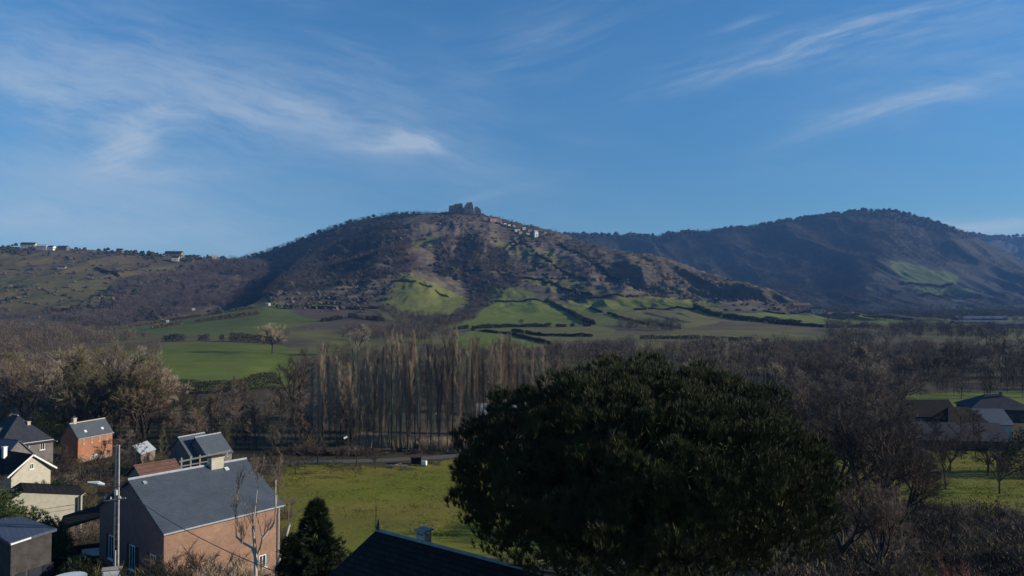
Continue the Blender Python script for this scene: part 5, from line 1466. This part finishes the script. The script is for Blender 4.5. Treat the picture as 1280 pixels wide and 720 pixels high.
def right_houses():
    # hipped house
    c = at(1240, 500, 196); zb = hz(c.x, c.y)
    r, ro, g = gable_house('house', 'dark hip roofed house at the far right in front of the strip of green field', (c.x, c.y, 0), R(-14), 14.5, 12, 30 - (492 - 385) / 900 * 196, 3.6, zb - .3, M['dark_wall'], M['slate_deep'], over=.6, gable_over=.6, hip=6.2, ridge=M['zinc'], gutter=False)
    chimney(ro, 1.2, -1.0, g['H'] - 1.2, .6, .6, 1.9, M['greywall'], pots=0)
    for xx in (-4.5, -1.5, 1.5, 4.5): window(r, xx, -6, .9, 1.0, 1.3, 'y-', frame='wood')
    MB().box(4.9, 6.3, -6.07, -6.004, -.1, 2.1).build('garage_door', M['white'], r)
    # blue roofed house in front
    c = at(1226, 516, 172)
    r, ro, g = gable_house('house', 'house with smooth bluish roof and pale side wall before the dark hip roofed house', (c.x, c.y, 0), R(-4), 8.4, 8.0, 30 - (510 - 385) / 900 * 172, 3.2, hz(c.x, c.y) - .3, M['dull_pale'], M['slate_blue'], over=.4, gable_over=.4, gutter=False)
    window(r, 4.2, 0, 1.0, 1.0, 1.2, 'x+', frame='wood'); window(r, -1, -4, .8, 1.0, 1.2, 'y-', frame='wood')
    # dark purple roof left of it
    c = at(1195, 517, 166)
    r, ro, g = gable_house('house', 'house with a dark purplish hipped roof left of the smooth bluish roof', (c.x, c.y, 0), R(8), 12.0, 9, 30 - (508 - 385) / 900 * 166, 2.9, hz(c.x, c.y) - .3, M['greywall'], M['slate_dark'], over=.5, gable_over=.5, hip=4, gutter=False)
    for xx in (-3, 0, 3): window(r, xx, -4.5, .9, 1.0, 1.2, 'y-', frame='wood')
    c = at(1150, 512, 178)
    r, ro, g = gable_house('house', 'dark house half hidden by bare branches at the left end of the right hand group', (c.x, c.y, 0), R(3), 13.0, 8, 30 - (499 - 385) / 900 * 178, 4.2, hz(c.x, c.y) - .3, M['greywall'], M['slate_dark'], over=.4, gable_over=.4, gutter=False)
    window(r, -3.5, -4, 1.4, .8, .8, 'y-', frame='white'); window(r, 1.5, -4, 1.4, .9, .7, 'y-', frame='white')
    # long low building nearest the meadow
    c = at(1185, 538, 157)
    r, ro, g = gable_house('long_building', 'long low building with a dull grey-blue roof along the far edge of the right meadow', (c.x, c.y, 0), R(-6), 19.0, 9, 30 - (527 - 385) / 900 * 157, 2.4, hz(c.x, c.y) - .3, M['dark_wall'], M['slate_deep'], over=.5, gable_over=.5, gutter=False, cat='building')
    for xx in (-6, -2, 2, 6): window(r, xx, -4.5, .8, 1.2, 1.0, 'y-', frame='wood')
    # barn behind the poplars
    c = at(630, 520, 205)
    r, ro, g = gable_house('barn', 'pale grey roofed barn behind the right end of the poplar plantation', (c.x, c.y, 0), R(4), 15, 9, 30 - (503 - 385) / 900 * 205, .9 + (30 - (520 - 385) / 900 * 205), -.3, M['cream'], M['zinc'], over=.4, gable_over=.4, gutter=False, cat='barn')
    window(r, -4, -4.5, .3, 1.6, .9, 'y-', frame='wood'); MB().box(1, 4, -4.56, -4.504, -.2, .9).build('door', M['darkwood'], r)

def far_buildings():
    def fh(u, vb, wpx, hpx, yaw, wall, roof, name, label, cat='house', depth=.8, ymin=300, roofh=.35, wins=2, z=None, group=None):
        x, y, z = hit(u, vb, ymin)
        W = wpx * y / F; H = hpx * y / F
        r, ro, g = gable_house(name, label, (x, y, z), R(yaw), W, W * depth, H, H * (1 - roofh), -H * .25, wall, roof, over=W * .03, gable_over=W * .02, gutter=False, cat=cat, group=group)
        d = W * depth / 2
        for i in range(wins):
            xx = -W / 2 + W * (i + .7) / (wins + .4); b = MB(); s = H * .16
            b.box(xx - s * .6, xx + s * .6, -d - .14, -d - .02, H * .40, H * .40 + s * 1.3); o = b.build('window', M['glass'], r)
            b = MB(); yy = -d + 2 * d * (i + .7) / (wins + .4)
            b.box(W / 2 + .02, W / 2 + .14, yy - s * .6, yy + s * .6, H * .40, H * .40 + s * 1.3); b.build('window', M['glass'], r)
        return r
    C, W_, S, G_, D_ = M['dull_pale'], M['cream'], M['stone'], M['greywall'], M['slate_dark']
    P = 'houses along the skyline of the left hillside'
    fh(35, 309.5, 17, 6.5, 6, C, D_, 'skyline_house', 'first pale house from the left on the skyline of the left hillside', depth=.4, ymin=1200, wins=4, group=P)
    fh(52, 311.5, 12, 6, 4, C, M['zinc'], 'skyline_house', 'second pale house from the left on the skyline, with a light roof', depth=.5, ymin=1200, wins=3, group=P)
    fh(62, 312, 11, 5, -6, M['white'], D_, 'skyline_house', 'third pale house from the left on the skyline, lower than its neighbour', depth=.5, ymin=1200, wins=3, group=P)
    fh(78, 312, 12, 5, 0, G_, D_, 'skyline_house', 'dark roofed grey house on the skyline right of the three pale houses', depth=.5, ymin=1200, group=P)
    fh(149, 315.5, 7, 5, 10, G_, D_, 'skyline_house', 'small dark house alone in the middle of the left skyline', ymin=1200, group=P)
    fh(217, 322, 20, 8, 5, S, D_, 'skyline_church', 'long stone building with a small tower on the left skyline', 'church', depth=.4, ymin=1200, wins=4)
    t = hit(218, 322, 1200); b = MB().box(-2.4, 2.4, -2.4, 2.4, 0, 15).build('tower', S, bpy.data.objects[-1] if False else [o for o in COL.objects if o.name.startswith('skyline_church')][0]); b.location = (1, 0, 3)
    fh(219, 327, 8, 7, 12, W_, D_, 'skyline_house', 'white gabled house just below the stone building on the left skyline', ymin=1200, wins=1, group=P)
    fh(240, 322, 18, 3, 3, G_, D_, 'skyline_house', 'long low grey building right of the stone building on the left skyline', depth=.3, ymin=1200, wins=3, group=P)
    fh(267, 323, 7, 5, 20, W_, M['zinc'], 'skyline_house', 'small white house furthest right on the left skyline', ymin=1200, wins=1, group=P)
    fh(228, 337, 5, 3, 30, S, M['tile_red'], 'field_hut', 'tiny stone hut in the pasture below the long stone building', 'hut', ymin=1000, wins=1)
    fh(77, 336, 9, 3, 12, S, D_, 'field_hut', 'tiny stone hut in the upper pasture of the left hillside', 'hut', ymin=1000, wins=1)
    fh(210, 403, 3, 3.0, 20, W_, M['zinc'], 'field_hut', 'tiny white hut low on the sloping left pasture', 'hut', ymin=300, wins=1)
    fh(242, 388, 3.4, 2.6, 20, W_, M['zinc'], 'field_hut', 'tiny white hut on the upper edge of the sloping left pasture', 'hut', ymin=600, wins=1)
    fh(335, 382, 5, 3.5, -20, C, M['zinc'], 'field_hut', 'small pale hut at the top right corner of the left pasture', 'hut', ymin=600, wins=1)
    V_ = 'village houses on the shoulder of the castle hill'
    for (u, vb, w, h, yaw, wm, rm, lab) in [
        (615, 276, 9, 4, 30, M['ochre_wall'], M['tile_red'], 'long reddish village house nearest the ruin'),
        (630.5, 283, 3.6, 6, 35, C, D_, 'tall narrow pale village house, highest of the row below the ruin'),
        (636, 284, 3.4, 5.5, 35, C, D_, 'second tall narrow village house below the ruin'),
        (642, 284, 3.2, 4.5, 30, S, D_, 'small stone village house right of the two narrow ones'),
        (646, 289.5, 7, 4.5, 20, C, D_, 'wide pale village house with a sloping roof in front of the row'),
        (650, 292, 4.5, 3.5, 30, S, D_, 'low stone village house below the wide pale one'),
        (654.5, 287, 4, 4.5, 25, C, D_, 'pale village house with a dark roof right of the wide one'),
        (662, 289, 5, 3.6, 20, S, D_, 'dull stone village house between the pale ones and the white tower house'),
        (659.5, 293.5, 4.5, 3, 20, C, M['tile_red'], 'low pale village house at the edge of the green patch'),
        (670, 295.5, 4.6, 7.5, 25, M['white'], M['zinc'], 'bright white tower-like house standing apart at the right end of the village'),
        (681, 291.5, 4, 3, 25, S, D_, 'tiny grey village house beyond the white tower-like one')]:
        fh(u, vb, w, h, yaw, wm, rm, 'village_house', lab, ymin=1300, wins=1, roofh=.3, group=V_)
    # plain
    fh(1001, 387, 21, 8, 2, S, M['tile_red'], 'farm_barn', 'reddish barn with a pale front at the foot of the eroded spur', 'barn', depth=.4, ymin=900, wins=3)
    fh(1020, 390, 13, 6, -8, C, D_, 'farm_house', 'pale farm house right of the reddish barn', depth=.5, ymin=900, wins=2)
    fh(1038, 392, 10, 4, 8, S, D_, 'farm_shed', 'small stone shed furthest right of the farm at the foot of the spur', 'shed', depth=.5, ymin=900, wins=2)
    for i, (u, v, w, h, lab) in enumerate([(1224, 400, 62, 5, 'longest pale roofed greenhouse shed on the plain at the right edge'), (1216, 404, 50, 3.5, 'low pale shed in front of the longest greenhouse shed'),
                                           (1268, 407, 62, 5, 'long pale roofed shed nearest the right edge on the plain'), (1262, 411, 46, 3, 'low pale shed in front of the one nearest the right edge'), (1196, 379, 20, 4, 'small pale building under the mountain foot above the greenhouse sheds')]):
        fh(u, v, w, h, 1, G_, M['slate_blue'], 'farm_shed', lab, 'shed', depth=.22, ymin=800, wins=4, roofh=.5)
    fh(1149, 437, 4.5, 6, 30, W_, M['zinc'], 'white_cottage', 'tiny white cottage among the bare trees right of the pine', 'cottage', ymin=330, wins=1)
    fh(1196, 465, 10, 6, 10, G_, D_, 'grey_cottage', 'grey cottage half hidden in the wood above the dark hip roofed house', 'cottage', ymin=250, wins=2)
    # the ruined castle
    x, y, z = hit(586, 268.5, 1500)
    y = 1688.0; x = px(586, y); z = 30 + (385 - 267.5) / F * y
    r = empty('castle_ruin', (x, y, z), 0, 'ruined stone castle with broken towers on top of the central hill', 'castle')
    k = y / F
    def mass(name, pts, d0, d1):
        poly = [((u - 586) * k, (267.5 - v) * k) for u, v in pts]
        MB().prism(poly, (d0, d1), 'y').build(name, M['ruin'], r)
    mass('curtain_wall', [(561, 272), (561, 257.6), (563.5, 256.6), (565, 257.2), (568, 255.4), (570, 254.4), (572.5, 255.2), (573.5, 254.2), (577.8, 254.2), (577.8, 259), (580, 259.6), (580, 272)], -6, 9)
    mass('keep', [(580.4, 272), (580.4, 258.2), (582, 256.2), (583.4, 254.6), (584, 253.2), (587, 253.5), (588, 252.9), (590.2, 253.2), (591.3, 257.5), (592.4, 265), (592.4, 272)], -11, 8)
    mass('turret', [(592.9, 272), (592.9, 259.5), (594.6, 258.6), (596, 257.8), (597.4, 259.2), (599.5, 260.4), (601, 262.2), (601.4, 264.6), (601, 272)], -5, 7)
    mass('low_wall', [(601.4, 273), (601.4, 266), (604, 266.6), (607, 268.8), (611, 270.2), (611, 275)], -3, 3)
    for (u, v, w, h) in ((566, 262, 1.2, 2), (574.5, 260, 1.0, 2.4), (586, 259, 1.2, 2.2), (597, 263, 1.0, 1.8)):
        MB().box((u - 586 - w / 2) * k, (u - 586 + w / 2) * k, -11.3 if 580 < u < 592 else -6.3, -11.02 if 580 < u < 592 else -6.02, (267.5 - v - h) * k, (267.5 - v) * k).build('window_opening', M['metal'], r)

def street_things():
    # --- utility pole with lamp
    Y = 56.0; x = px(150, Y); zb = hz(x, Y) - .1; top = 30 - (555 - 385) / 900 * Y
    r = empty('utility_pole', (x, Y, zb), 0, 'tall concrete utility pole with a ladder-like shaft in front of the big slate roofed house', 'pole')
    H = top - zb
    p = MB()
    for sx in (-1, 1): p.add([(sx * a - .045, -b, z) for a, b, z in ((.17, .09, 0), (.09, .06, H))] + [(sx * a + .045, -b, z) for a, b, z in ((.17, .09, 0), (.09, .06, H))] + [(sx * a - .045, b, z) for a, b, z in ((.17, .09, 0), (.09, .06, H))] + [(sx * a + .045, b, z) for a, b, z in ((.17, .09, 0), (.09, .06, H))],
                             [(0, 2, 3, 1), (4, 5, 7, 6), (0, 1, 5, 4), (2, 6, 7, 3), (0, 4, 6, 2), (1, 3, 7, 5)])
    n = int(H / .55)
    for i in range(n):
        z = .3 + i * .55; a = .17 - .08 * z / H
        p.box(-a, a, -.05, .05, z, z + .13)
    p.build('shaft', M['concrete'], r)
    zc = 30 - (622 - 385) / 900 * Y - zb
    MB().bar((-.95, -.14, zc - .12), (.75, -.14, zc + .12), .05, 6).build('crossarm', M['concrete'], r)
    for xx in (-.85, -.4, .35): MB().bar((xx, -.14, zc + .05), (xx, -.14, zc + .26), .05, 8, .03).build('insulator', M['plastic'], r)
    MB().box(-.09, .09, -.24, -.10, zc + .35, zc + .75).build('junction_box', M['plastic'], r)
    MB().bar((0, -.12, 0), (0, -.12, 3.4), .05, 8).build('cable_guard', M['zinc'], r)
    zl = 30 - (603 - 385) / 900 * Y - zb
    L_ = MB().bar((0, -.05, zl - .25), (-.9, -.25, zl + .0), .03, 8).build('lamp_arm', M['metal'], r)
    lm = MB().bar((-.85, -.24, zl), (-1.25, -.34, zl + .12), .09, 8, .17).bar((-1.25, -.34, zl + .12), (-2.0, -.50, zl + .22), .17, 8, .07).build('lamp_head', M['plastic'], L_)
    # --- cables
    def cable(a, b, sag, rad, label):
        pts = [a + (b - a) * t + Vector((0, 0, -sag * 4 * t * (1 - t))) for t in [i / 14 for i in range(15)]]
        o = MB()
        for i in range(14): o.bar(pts[i], pts[i + 1], rad, 5)
        c = o.build('overhead_cable', M['metal']); tag(c, label, 'cable', 'overhead cables')
    P0 = Vector((x, Y - .14, zb + zc + 1.2))
    cable(P0, at(350, 712, 36), .5, .022, 'black cable running from the utility pole down across the big slate roof')
    cable(P0 + Vector((-.1, 0, .2)), at(-40, 592, 92), 1.0, .020, 'thin cable running left from the utility pole over the cream gabled cottage')
    cable(Vector((x, Y, top - .1)), at(130, 380, 15) + Vector((-12, 0, 0)), .3, .012, 'thin cable leaving the top of the utility pole towards the left') if False else None
    # --- small white block at the pole foot
    c = at(144, 712, 54)
    r = empty('meter_cabinet', (c.x, c.y, hz(c.x, c.y) - .1), R(15), 'pale meter cabinet beside the foot of the utility pole', 'cabinet')
    hh = c.z - hz(c.x, c.y) + .3
    MB().box(-.55, .65, -.2, .2, 0, hh).build('body', M['white'], r); MB().slab([(-.62, -.26, hh + .05), (.72, -.26, hh + .05), (.72, .26, hh + .14), (-.62, .26, hh + .14)], .05).build('lid', M['concrete'], r)
    MB().box(-.45, .55, -.215, -.203, .3, hh - .1).build('door', M['plastic'], r)
    # --- road
    cl = [(300, 581), (380, 577.5), (480, 574.5), (540, 571.5), (590, 567), (660, 560), (760, 552), (900, 545)]
    L, Rr = [], []
    P = [hit(u, v, 100) for u, v in cl]; xs = np.array([p[0] for p in P]); ys = np.array([p[1] for p in P])
    t = np.linspace(0, len(P) - 1, 60); X = np.interp(t, range(len(P)), xs); Yv = np.interp(t, range(len(P)), ys)
    dx = np.gradient(X); dy = np.gradient(Yv); n = np.hypot(dx, dy); nx, ny = -dy / n, dx / n
    V = []
    for i in range(60):
        for w_ in (-1.6, -.6, .6, 1.6):
            xx, yy = X[i] + nx[i] * w_, Yv[i] + ny[i] * w_; V.append((xx, yy, hz(xx, yy) + .05 + .03 * (abs(w_) < 1)))
    Fc = [(i * 4 + j, i * 4 + j + 1, i * 4 + j + 5, i * 4 + j + 4) for i in range(59) for j in range(3)]
    mesh_np('road', np.array(V), np.array(Fc), M['asphalt'])['kind'] = 'structure'
    # --- street lamps by the poplars
    for (u, Y, vt, lab, big) in ((549, 170, 516, 'slim street lamp standing among the poplar trunks', 0), (437, 146, 545, 'short lamp post with a white head at the left end of the road', 1)):
        x = px(u, Y); zb = hz(x, Y); H = 30 - (vt - 385) / 900 * Y - zb
        r = empty('street_lamp', (x, Y, zb), R(20), lab, 'street lamp')
        MB().bar((0, 0, -.2), (0, 0, H), .08, 8, .05).build('post', M['metal'], r)
        MB().bar((0, 0, H), (-.5, -.1, H + .05), .04, 6).build('arm', M['metal'], r)
        MB().bar((-.35, -.08, H + .05), (-1.0, -.2, H + (.0 if not big else -.25)), .10 + .08 * big, 8, .14 + .08 * big).build('lamp_head', M['plastic'], r)
    # --- cart shed, white crate, heap of timber at the corner of the meadow
    c = hit(521, 579, 100)
    r = empty('handcart_shelter', (c[0], c[1], c[2]), R(5), 'dark open-fronted wooden shelter beside the road at the far side of the meadow', 'shelter')
    MB().box(-1.0, 1.0, .5, .6, 0, 1.5).box(-1.0, -.9, -.6, .498, 0, 1.4).box(.9, 1.0, -.6, .498, 0, 1.4).build('wall', M['darkwood'], r)
    MB().slab([(-1.15, -.8, 1.45), (1.15, -.8, 1.45), (1.15, .8, 1.75), (-1.15, .8, 1.75)], .08).build('roof', M['darkwood'], r)
    c = hit(527, 581, 100)
    r = empty('water_tank', (c[0] + .6, c[1], c[2]), R(-12), 'white box-shaped water tank right of the dark wooden shelter', 'tank')
    MB().box(-.45, .45, -.4, .4, .2, .95).build('tank_body', M['white'], r); MB().box(-.5, .5, -.45, .45, 0, .197).build('pallet', M['wood'], r); MB().bar((0, 0, .95), (0, 0, 1.04), .16, 10).build('lid', M['metal'], r)
    rng = random.Random(4)
    for k, (u, v, n, lab) in enumerate(((497, 583, 26, 'left heap of grey poles lying at the corner of the meadow'), (511, 586, 20, 'right heap of grey poles lying at the corner of the meadow'))):
        c = hit(u, v, 100); o = MB()
        for i in range(n):
            a = rng.uniform(0, 3.14); l = rng.uniform(.5, 1.2); px_, py_ = rng.uniform(-1, 1), rng.uniform(-.7, .7); z = rng.uniform(.05, .55) * (1 - abs(px_) * .5)
            o.bar((px_ - l * math.cos(a), py_ - l * math.sin(a) * .6, z), (px_ + l * math.cos(a), py_ + l * math.sin(a) * .6, z + rng.uniform(-.05, .2)), rng.uniform(.03, .07), 5)
        q = o.build('wood_pile', M['wood']); q.location = c; tag(q, lab, 'wood pile', 'heaps of poles at the corner of the meadow')
    # --- pale rail fence at the left end of the bank
    for k, (u, Y, lab) in enumerate(((461, 158, 'pale timber rail fence at the left end of the poplar bank'),)):
        x = px(u, Y); r = empty('rail_fence', (x, Y, hz(x, Y)), R(3), lab, 'fence')
        for i in range(5): MB().box(-2.2 + i * 1.1 - .05, -2.2 + i * 1.1 + .05, -.05, .05, -.1, 1.25).build('post', M['cream'], r)
        for z in (.45, .95): MB().box(-2.3, 2.3, -.085, -.055, z, z + .14).build('rail', M['cream'], r)
    # --- wire fence of the right meadow
    r = None
    x0, y0, _ = hit(1150, 600, 90); x1, y1, _ = hit(1300, 597, 90)
    r = empty('wire_fence', (x0, y0, hz(x0, y0)), 0, 'wire fence with thin posts crossing the right meadow', 'fence')
    n = 9; prev = None
    w_ = MB()
    for i in range(n):
        xx, yy = x0 + (x1 - x0) * i / (n - 1) + 2, y0 + (y1 - y0) * i / (n - 1); z = hz(xx, yy) - hz(x0, y0)
        MB().bar((xx - x0, yy - y0, z - .1), (xx - x0, yy - y0, z + 1.2), .04, 6).build('post', M['wood'], r)
        cur = [Vector((xx - x0, yy - y0, z + h)) for h in (.5, .85, 1.15)]
        if prev:
            for a, b in zip(prev, cur): w_.bar(a, b, .010, 4)
        prev = cur
    w_.build('wire', M['zinc'], r)
near_houses(); right_houses(); far_buildings(); street_things()


# ============================================================ evergreens and the near garden plants
def needle_soup(rng, C, D, n, length, width, spread):
    """n needles at each centre C leaning towards D"""
    k = len(C)
    d = D[:, None, :] + rng.normal(0, spread, (k, n, 3)); d /= np.linalg.norm(d, axis=2)[..., None]
    base = C[:, None, :] + d * length * rng.uniform(0, .5, (k, n, 1))
    tip = base + d * length * rng.uniform(.6, 1.1, (k, n, 1))
    x = np.cross(d, rng.normal(size=d.shape)); x /= np.linalg.norm(x, axis=2)[..., None]
    V = np.stack([base - x * width, base + x * width, tip], 2).reshape(-1, 3)
    return V

def leaf_mat(name, c1, c2, scale=.8):
    m = bpy.data.materials.new(name); m.use_nodes = True
    t = NT(m.node_tree); b = t.n['Principled BSDF']; geo = t.node('ShaderNodeNewGeometry')
    n = t.noise(geo.outputs['Position'], scale, 4, .6)
    t.l.new(t.mix(t.ramp(n, .35, .65), c1, c2), b.inputs['Base Color'])
    b.inputs['Roughness'].default_value = .6; b.inputs['Specular IOR Level'].default_value = .25
    return m

def build_pine():
    rng = np.random.default_rng(77)
    cx, cy = px(802, 33.5), 33.5
    zb = hz(cx, cy)
    r = empty('pine_tree', (cx, cy, zb), 0, 'huge dark umbrella pine with a broad rounded crown in the centre foreground', 'tree')
    zw = 21.9 - zb
    # crown lumps over a dome that is broad, slightly lopsided and lumpy
    cl = []
    N = 430
    i = np.arange(N) + .5
    ph = np.arccos(1 - 1.42 * i / N); th = np.pi * (1 + 5 ** .5) * i
    d = np.stack([np.cos(th) * np.sin(ph), np.sin(th) * np.sin(ph), np.cos(ph)], 1)
    rx, ry = 7.75, 6.9
    up = d[:, 2] > 0
    q = np.sqrt(d[:, 0] ** 2 + d[:, 1] ** 2)
    rad = np.stack([d[:, 0] * rx, d[:, 1] * ry, np.where(up, d[:, 2] * 4.9, d[:, 2] * 5.4)], 1)
    lump = .76 + .42 * fbm(d[:, 0] * 2.1 + 5, d[:, 1] * 2.1 + d[:, 2] * 2.3, 3, 5)
    Cc = rad * lump[:, None] + rng.normal(0, .22, (N, 3)); Cc[:, 2] += zw
    # leave a few hollows
    keep = fbm(d[:, 0] * 3.1 + 2, d[:, 1] * 3.1 + d[:, 2] * 2.7, 2, 15) > .28
    Cc = Cc[keep]; dd = d[keep]
    R0 = rng.uniform(.5, 1.3, len(Cc))
    # tufts on the outer side of each lump
    per = 40
    t = rng.normal(size=(len(Cc), per, 3)) + dd[:, None] * .9 + np.array([0, 0, .7]); t /= np.linalg.norm(t, axis=2)[..., None]
    C = (Cc[:, None] + t * R0[:, None, None] * np.array([1, 1, .8]) * rng.uniform(.6, 1.05, (len(Cc), per, 1))).reshape(-1, 3)
    D = (t * .35 + dd[:, None] * .15 + np.array([0, 0, 1.0])).reshape(-1, 3); D /= np.linalg.norm(D, axis=1)[:, None]
    V1 = needle_soup(rng, C, D, 26, .30, .011, .30)
    # inner shade: larger sprays filling the body of the crown
    k = 7000
    u = rng.normal(size=(k, 3)); u /= np.linalg.norm(u, axis=1)[:, None]; u *= rng.uniform(.2, .88, (k, 1))
    Ci = u * np.array([rx, ry, 5.0]); Ci[:, 2] += zw; ok = Ci[:, 2] > zw - 3.4; Ci = Ci[ok]
    V2 = needle_soup(rng, Ci, np.tile([0, 0, 1.0], (len(Ci), 1)), 16, .55, .045, .8)
    V = np.concatenate([V1, V2])
    mp = leaf_mat('pine_needles', (.017, .026, .009), (.058, .062, .018), 1.0)
    mesh_np('crown', V, np.arange(len(V)).reshape(-1, 3), mp, r)
    g = Grow(7)
    tr, _ = g.limb((0, 0, -.4), (.03, 0, 1), zw - 3.2, .42, .34, 6, .03, 0)
    for j in range(15):
        tgt = Cc[rng.integers(0, len(Cc))]; p = tr[-1] - np.array([0, 0, rng.uniform(0, 1.8)]); v = tgt - p; L = np.linalg.norm(v)
        pts, d_ = g.limb(p, v / L, L * .9, .17, .05, 5, .10, .03)
        for m_ in range(4):
            q_ = pts[2 + m_ % 3]; e = rng.normal(0, .6, 3) + d_; g.limb(q_, e, 2.4, .06, .02, 3, .15, .02)
    TV, TF = g.tube_mesh(sides=8)
    mesh_np('trunk', TV, TF, mat('pine_bark', (.12, .075, .05), var=.35, scale=4, bump=.5), r, smooth=True)
    # a second smaller pine seen under its left edge
    x2, y2 = px(625, 41), 41.0; z2 = hz(x2, y2)

def build_evergreens():
    rng = np.random.default_rng(78)
    dk = leaf_mat('dark_needles', (.016, .026, .012), (.026, .038, .016), 1.5)
    lit = leaf_mat('laurel_leaves', (.045, .075, .018), (.08, .10, .025), 1.2)
    trm = MATS['pine_bark']
    def cone(name, u, Y, vt, wid, label, m, seed, group=None, base=None):
        x = px(u, Y); zb = hz(x, Y) if base is None else base; top = 30 - (vt - 385) / 900 * Y; H = top - zb
        r = empty(name, (x, Y, zb), 0, label, 'tree', group)
        CC, DD = [], []
        for k in range(210):
            hh = rng.uniform(0, .99) ** .85; a = rng.uniform(0, 2 * np.pi); ln = wid * (1.03 - hh) * rng.uniform(.6, 1.12); s_ = np.linspace(.15, 1, 26)[:, None]
            p = np.array([0, 0, hh * H]) + s_ * ln * np.array([math.cos(a), math.sin(a), -.10]) + np.array([0, 0, .32]) * (s_ ** 2) * ln + rng.normal(0, .10, (26, 3))
            CC.append(p); DD.append(np.tile([math.cos(a) * .7, math.sin(a) * .7, .6], (26, 1)))
        CC.append(np.array([[0, 0, H * (.93 + .07 * q / 14)] for q in range(15)])); DD.append(np.tile([0, 0, 1.0], (15, 1)))
        C = np.concatenate(CC); D = np.concatenate(DD); D /= np.linalg.norm(D, axis=1)[:, None]
        V = needle_soup(rng, C, D, 14, .32, .022, .4)
        mesh_np('crown', V, np.arange(len(V)).reshape(-1, 3), m, r)
        MB().bar((0, 0, -.3), (0, 0, H * .9), .12, 8, .02).build('trunk', trm, r)
    cone('conifer_tree', 397, 45, 628, 3.7, 'dark pointed conifer at the bottom left of centre, beside the dark roof', dk, 1)
    cone('conifer_tree', 366, 44, 672, 1.8, 'lower dark conifer leaning on the left side of the pointed one', dk, 2)
    def bush(name, u, Y, v, rx, rz, label, m, cat='shrub', n=2600, leaf=.16, lw=.05, group=None, ry=None):
        x = px(u, Y); zb = hz(x, Y); top = 30 - (v - 385) / 900 * Y; H = max(top - zb, 1)
        r = empty(name, (x, Y, zb), 0, label, cat, group)
        u_ = rng.normal(size=(n, 3)); u_ /= np.linalg.norm(u_, axis=1)[:, None]; u_[:, 2] = np.abs(u_[:, 2])
        k = .72 + .35 * fbm(u_[:, 0] * 2.4 + u, u_[:, 1] * 2.4 + u_[:, 2] * 2, 3, 9)
        C = u_ * np.array([rx, ry or rx, H]) * (k * rng.uniform(.6, 1.02, n))[:, None]
        V = needle_soup(rng, C, u_, 12, leaf * 1.6, lw * .6, .6)
        mesh_np('foliage', V, np.arange(len(V)).reshape(-1, 3), m, r)
        st = MB()
        for i in range(7): a = i * .9; st.bar((0, 0, -.2), (math.cos(a) * rx * .4, math.sin(a) * rx * .4, H * .6), .05, 5, .02)
        st.build('stems', trm, r)
    bush('evergreen_hedge', 2, 68, 598, 3.0, 3, 'sunlit evergreen hedge bush at the left edge, above the flat blue-grey roof', lit)
    bush('evergreen_hedge', 34, 66, 617, 2.9, 3, 'middle part of the evergreen hedge in front of the cream garage', lit)
    bush('evergreen_hedge', 66, 65, 640, 2.0, 3, 'low right end of the evergreen hedge in front of the cream garage', lit)
    bush('dark_bush', 82, 95, 590, 3.2, 3, 'dark evergreen bush between the cream gabled cottage and the brick house', dk)
    bush('dark_bush', 80, 160, 520, 4.0, 3, 'dark round evergreen at the foot of the wood left of the brick house', dk)
    bush('dark_bush', 62, 158, 505, 5.0, 3, 'large dark evergreen behind the hipped slate house', dk)
    bush('dark_bush', 660, 36, 712, 2.0, 1, 'low dark bush under the left edge of the pine', dk)
    bush('dark_bush', 1275, 130, 530, 4.2, 3, 'dark evergreen bush at the right edge beside the hip roofed house', dk)
    bush('ivy_bush', 70, 60, 690, 2.4, 2, 'dark low evergreen behind the garden wall', dk)
    bush('ivy_bush', 108, 56, 690, 2.2, 2, 'dark low evergreen left of the utility pole', dk)
    # pollarded pale tree in front of the house
    g = Grow(31)
    Y = 49.0; x = px(330, Y); zb = hz(x, Y)
    r = empty('pollarded_tree', (x, Y, zb), 0, 'pollarded tree with pale upright limbs in front of the right end of the ochre wall', 'tree')
    def P(u, v): return np.array([(u - 640) / F * Y - x, 0, CAMZ - (v - HOR) / F * Y - zb])
    paths = [([(324, 740), (323, 715), (322, 690), (320, 655)], .15, .10), ([(324, 700), (318, 682), (306, 676), (298, 668)], .10, .06), ([(325, 690), (332, 668), (343, 655), (346, 640), (347, 598)], .10, .05),
             ([(345, 740), (350, 700), (358, 680), (364, 652)], .13, .09), ([(299, 668), (298, 645)], .05, .03), ([(320, 655), (323, 625), (325, 600)], .05, .02), ([(347, 640), (350, 615)], .03, .015), ([(300, 655), (300, 615)], .03, .012), ([(307, 676), (309, 640), (308, 622)], .025, .01)]
    o = dict(wig=.1, up=.09, kids={1: 4}, ang=24, len=.55, tw=7, tspread=.25, tl=.45, twid=.007, start=.2)
    for pp, r0, r1 in paths:
        pts = np.array([P(*q) for q in pp]); pts[:, 1] += g.rng.normal(0, .12, len(pts))
        g.tubes.append((pts, np.linspace(r0, r1, len(pts))))
    thick = list(g.tubes)
    ends = [(298, 645), (320, 655), (347, 600), (364, 652), (325, 600), (350, 615), (306, 676), (332, 668), (300, 615)]
    for e in ends:
        for j in range(5):
            g.branch(P(*e) + g.rng.normal(0, .05, 3), (g.rng.normal(0, .25), g.rng.normal(0, .25), 1), g.rng.uniform(.8, 1.8), .022, 1, o)
    cr = g.tubes[len(thick):]; g.tubes = thick; TV, TF = g.tube_mesh(sides=7); mesh_np('trunk', TV, TF, PALE, r, smooth=True)
    CV, CF = g.twig_mesh(); g.tubes = cr; BV, BF = g.tube_mesh()
    mesh_np('crown', np.concatenate([CV, BV]), np.concatenate([CF, BF + len(CV)]), TW['grey'], r)
build_pine(); build_evergreens()
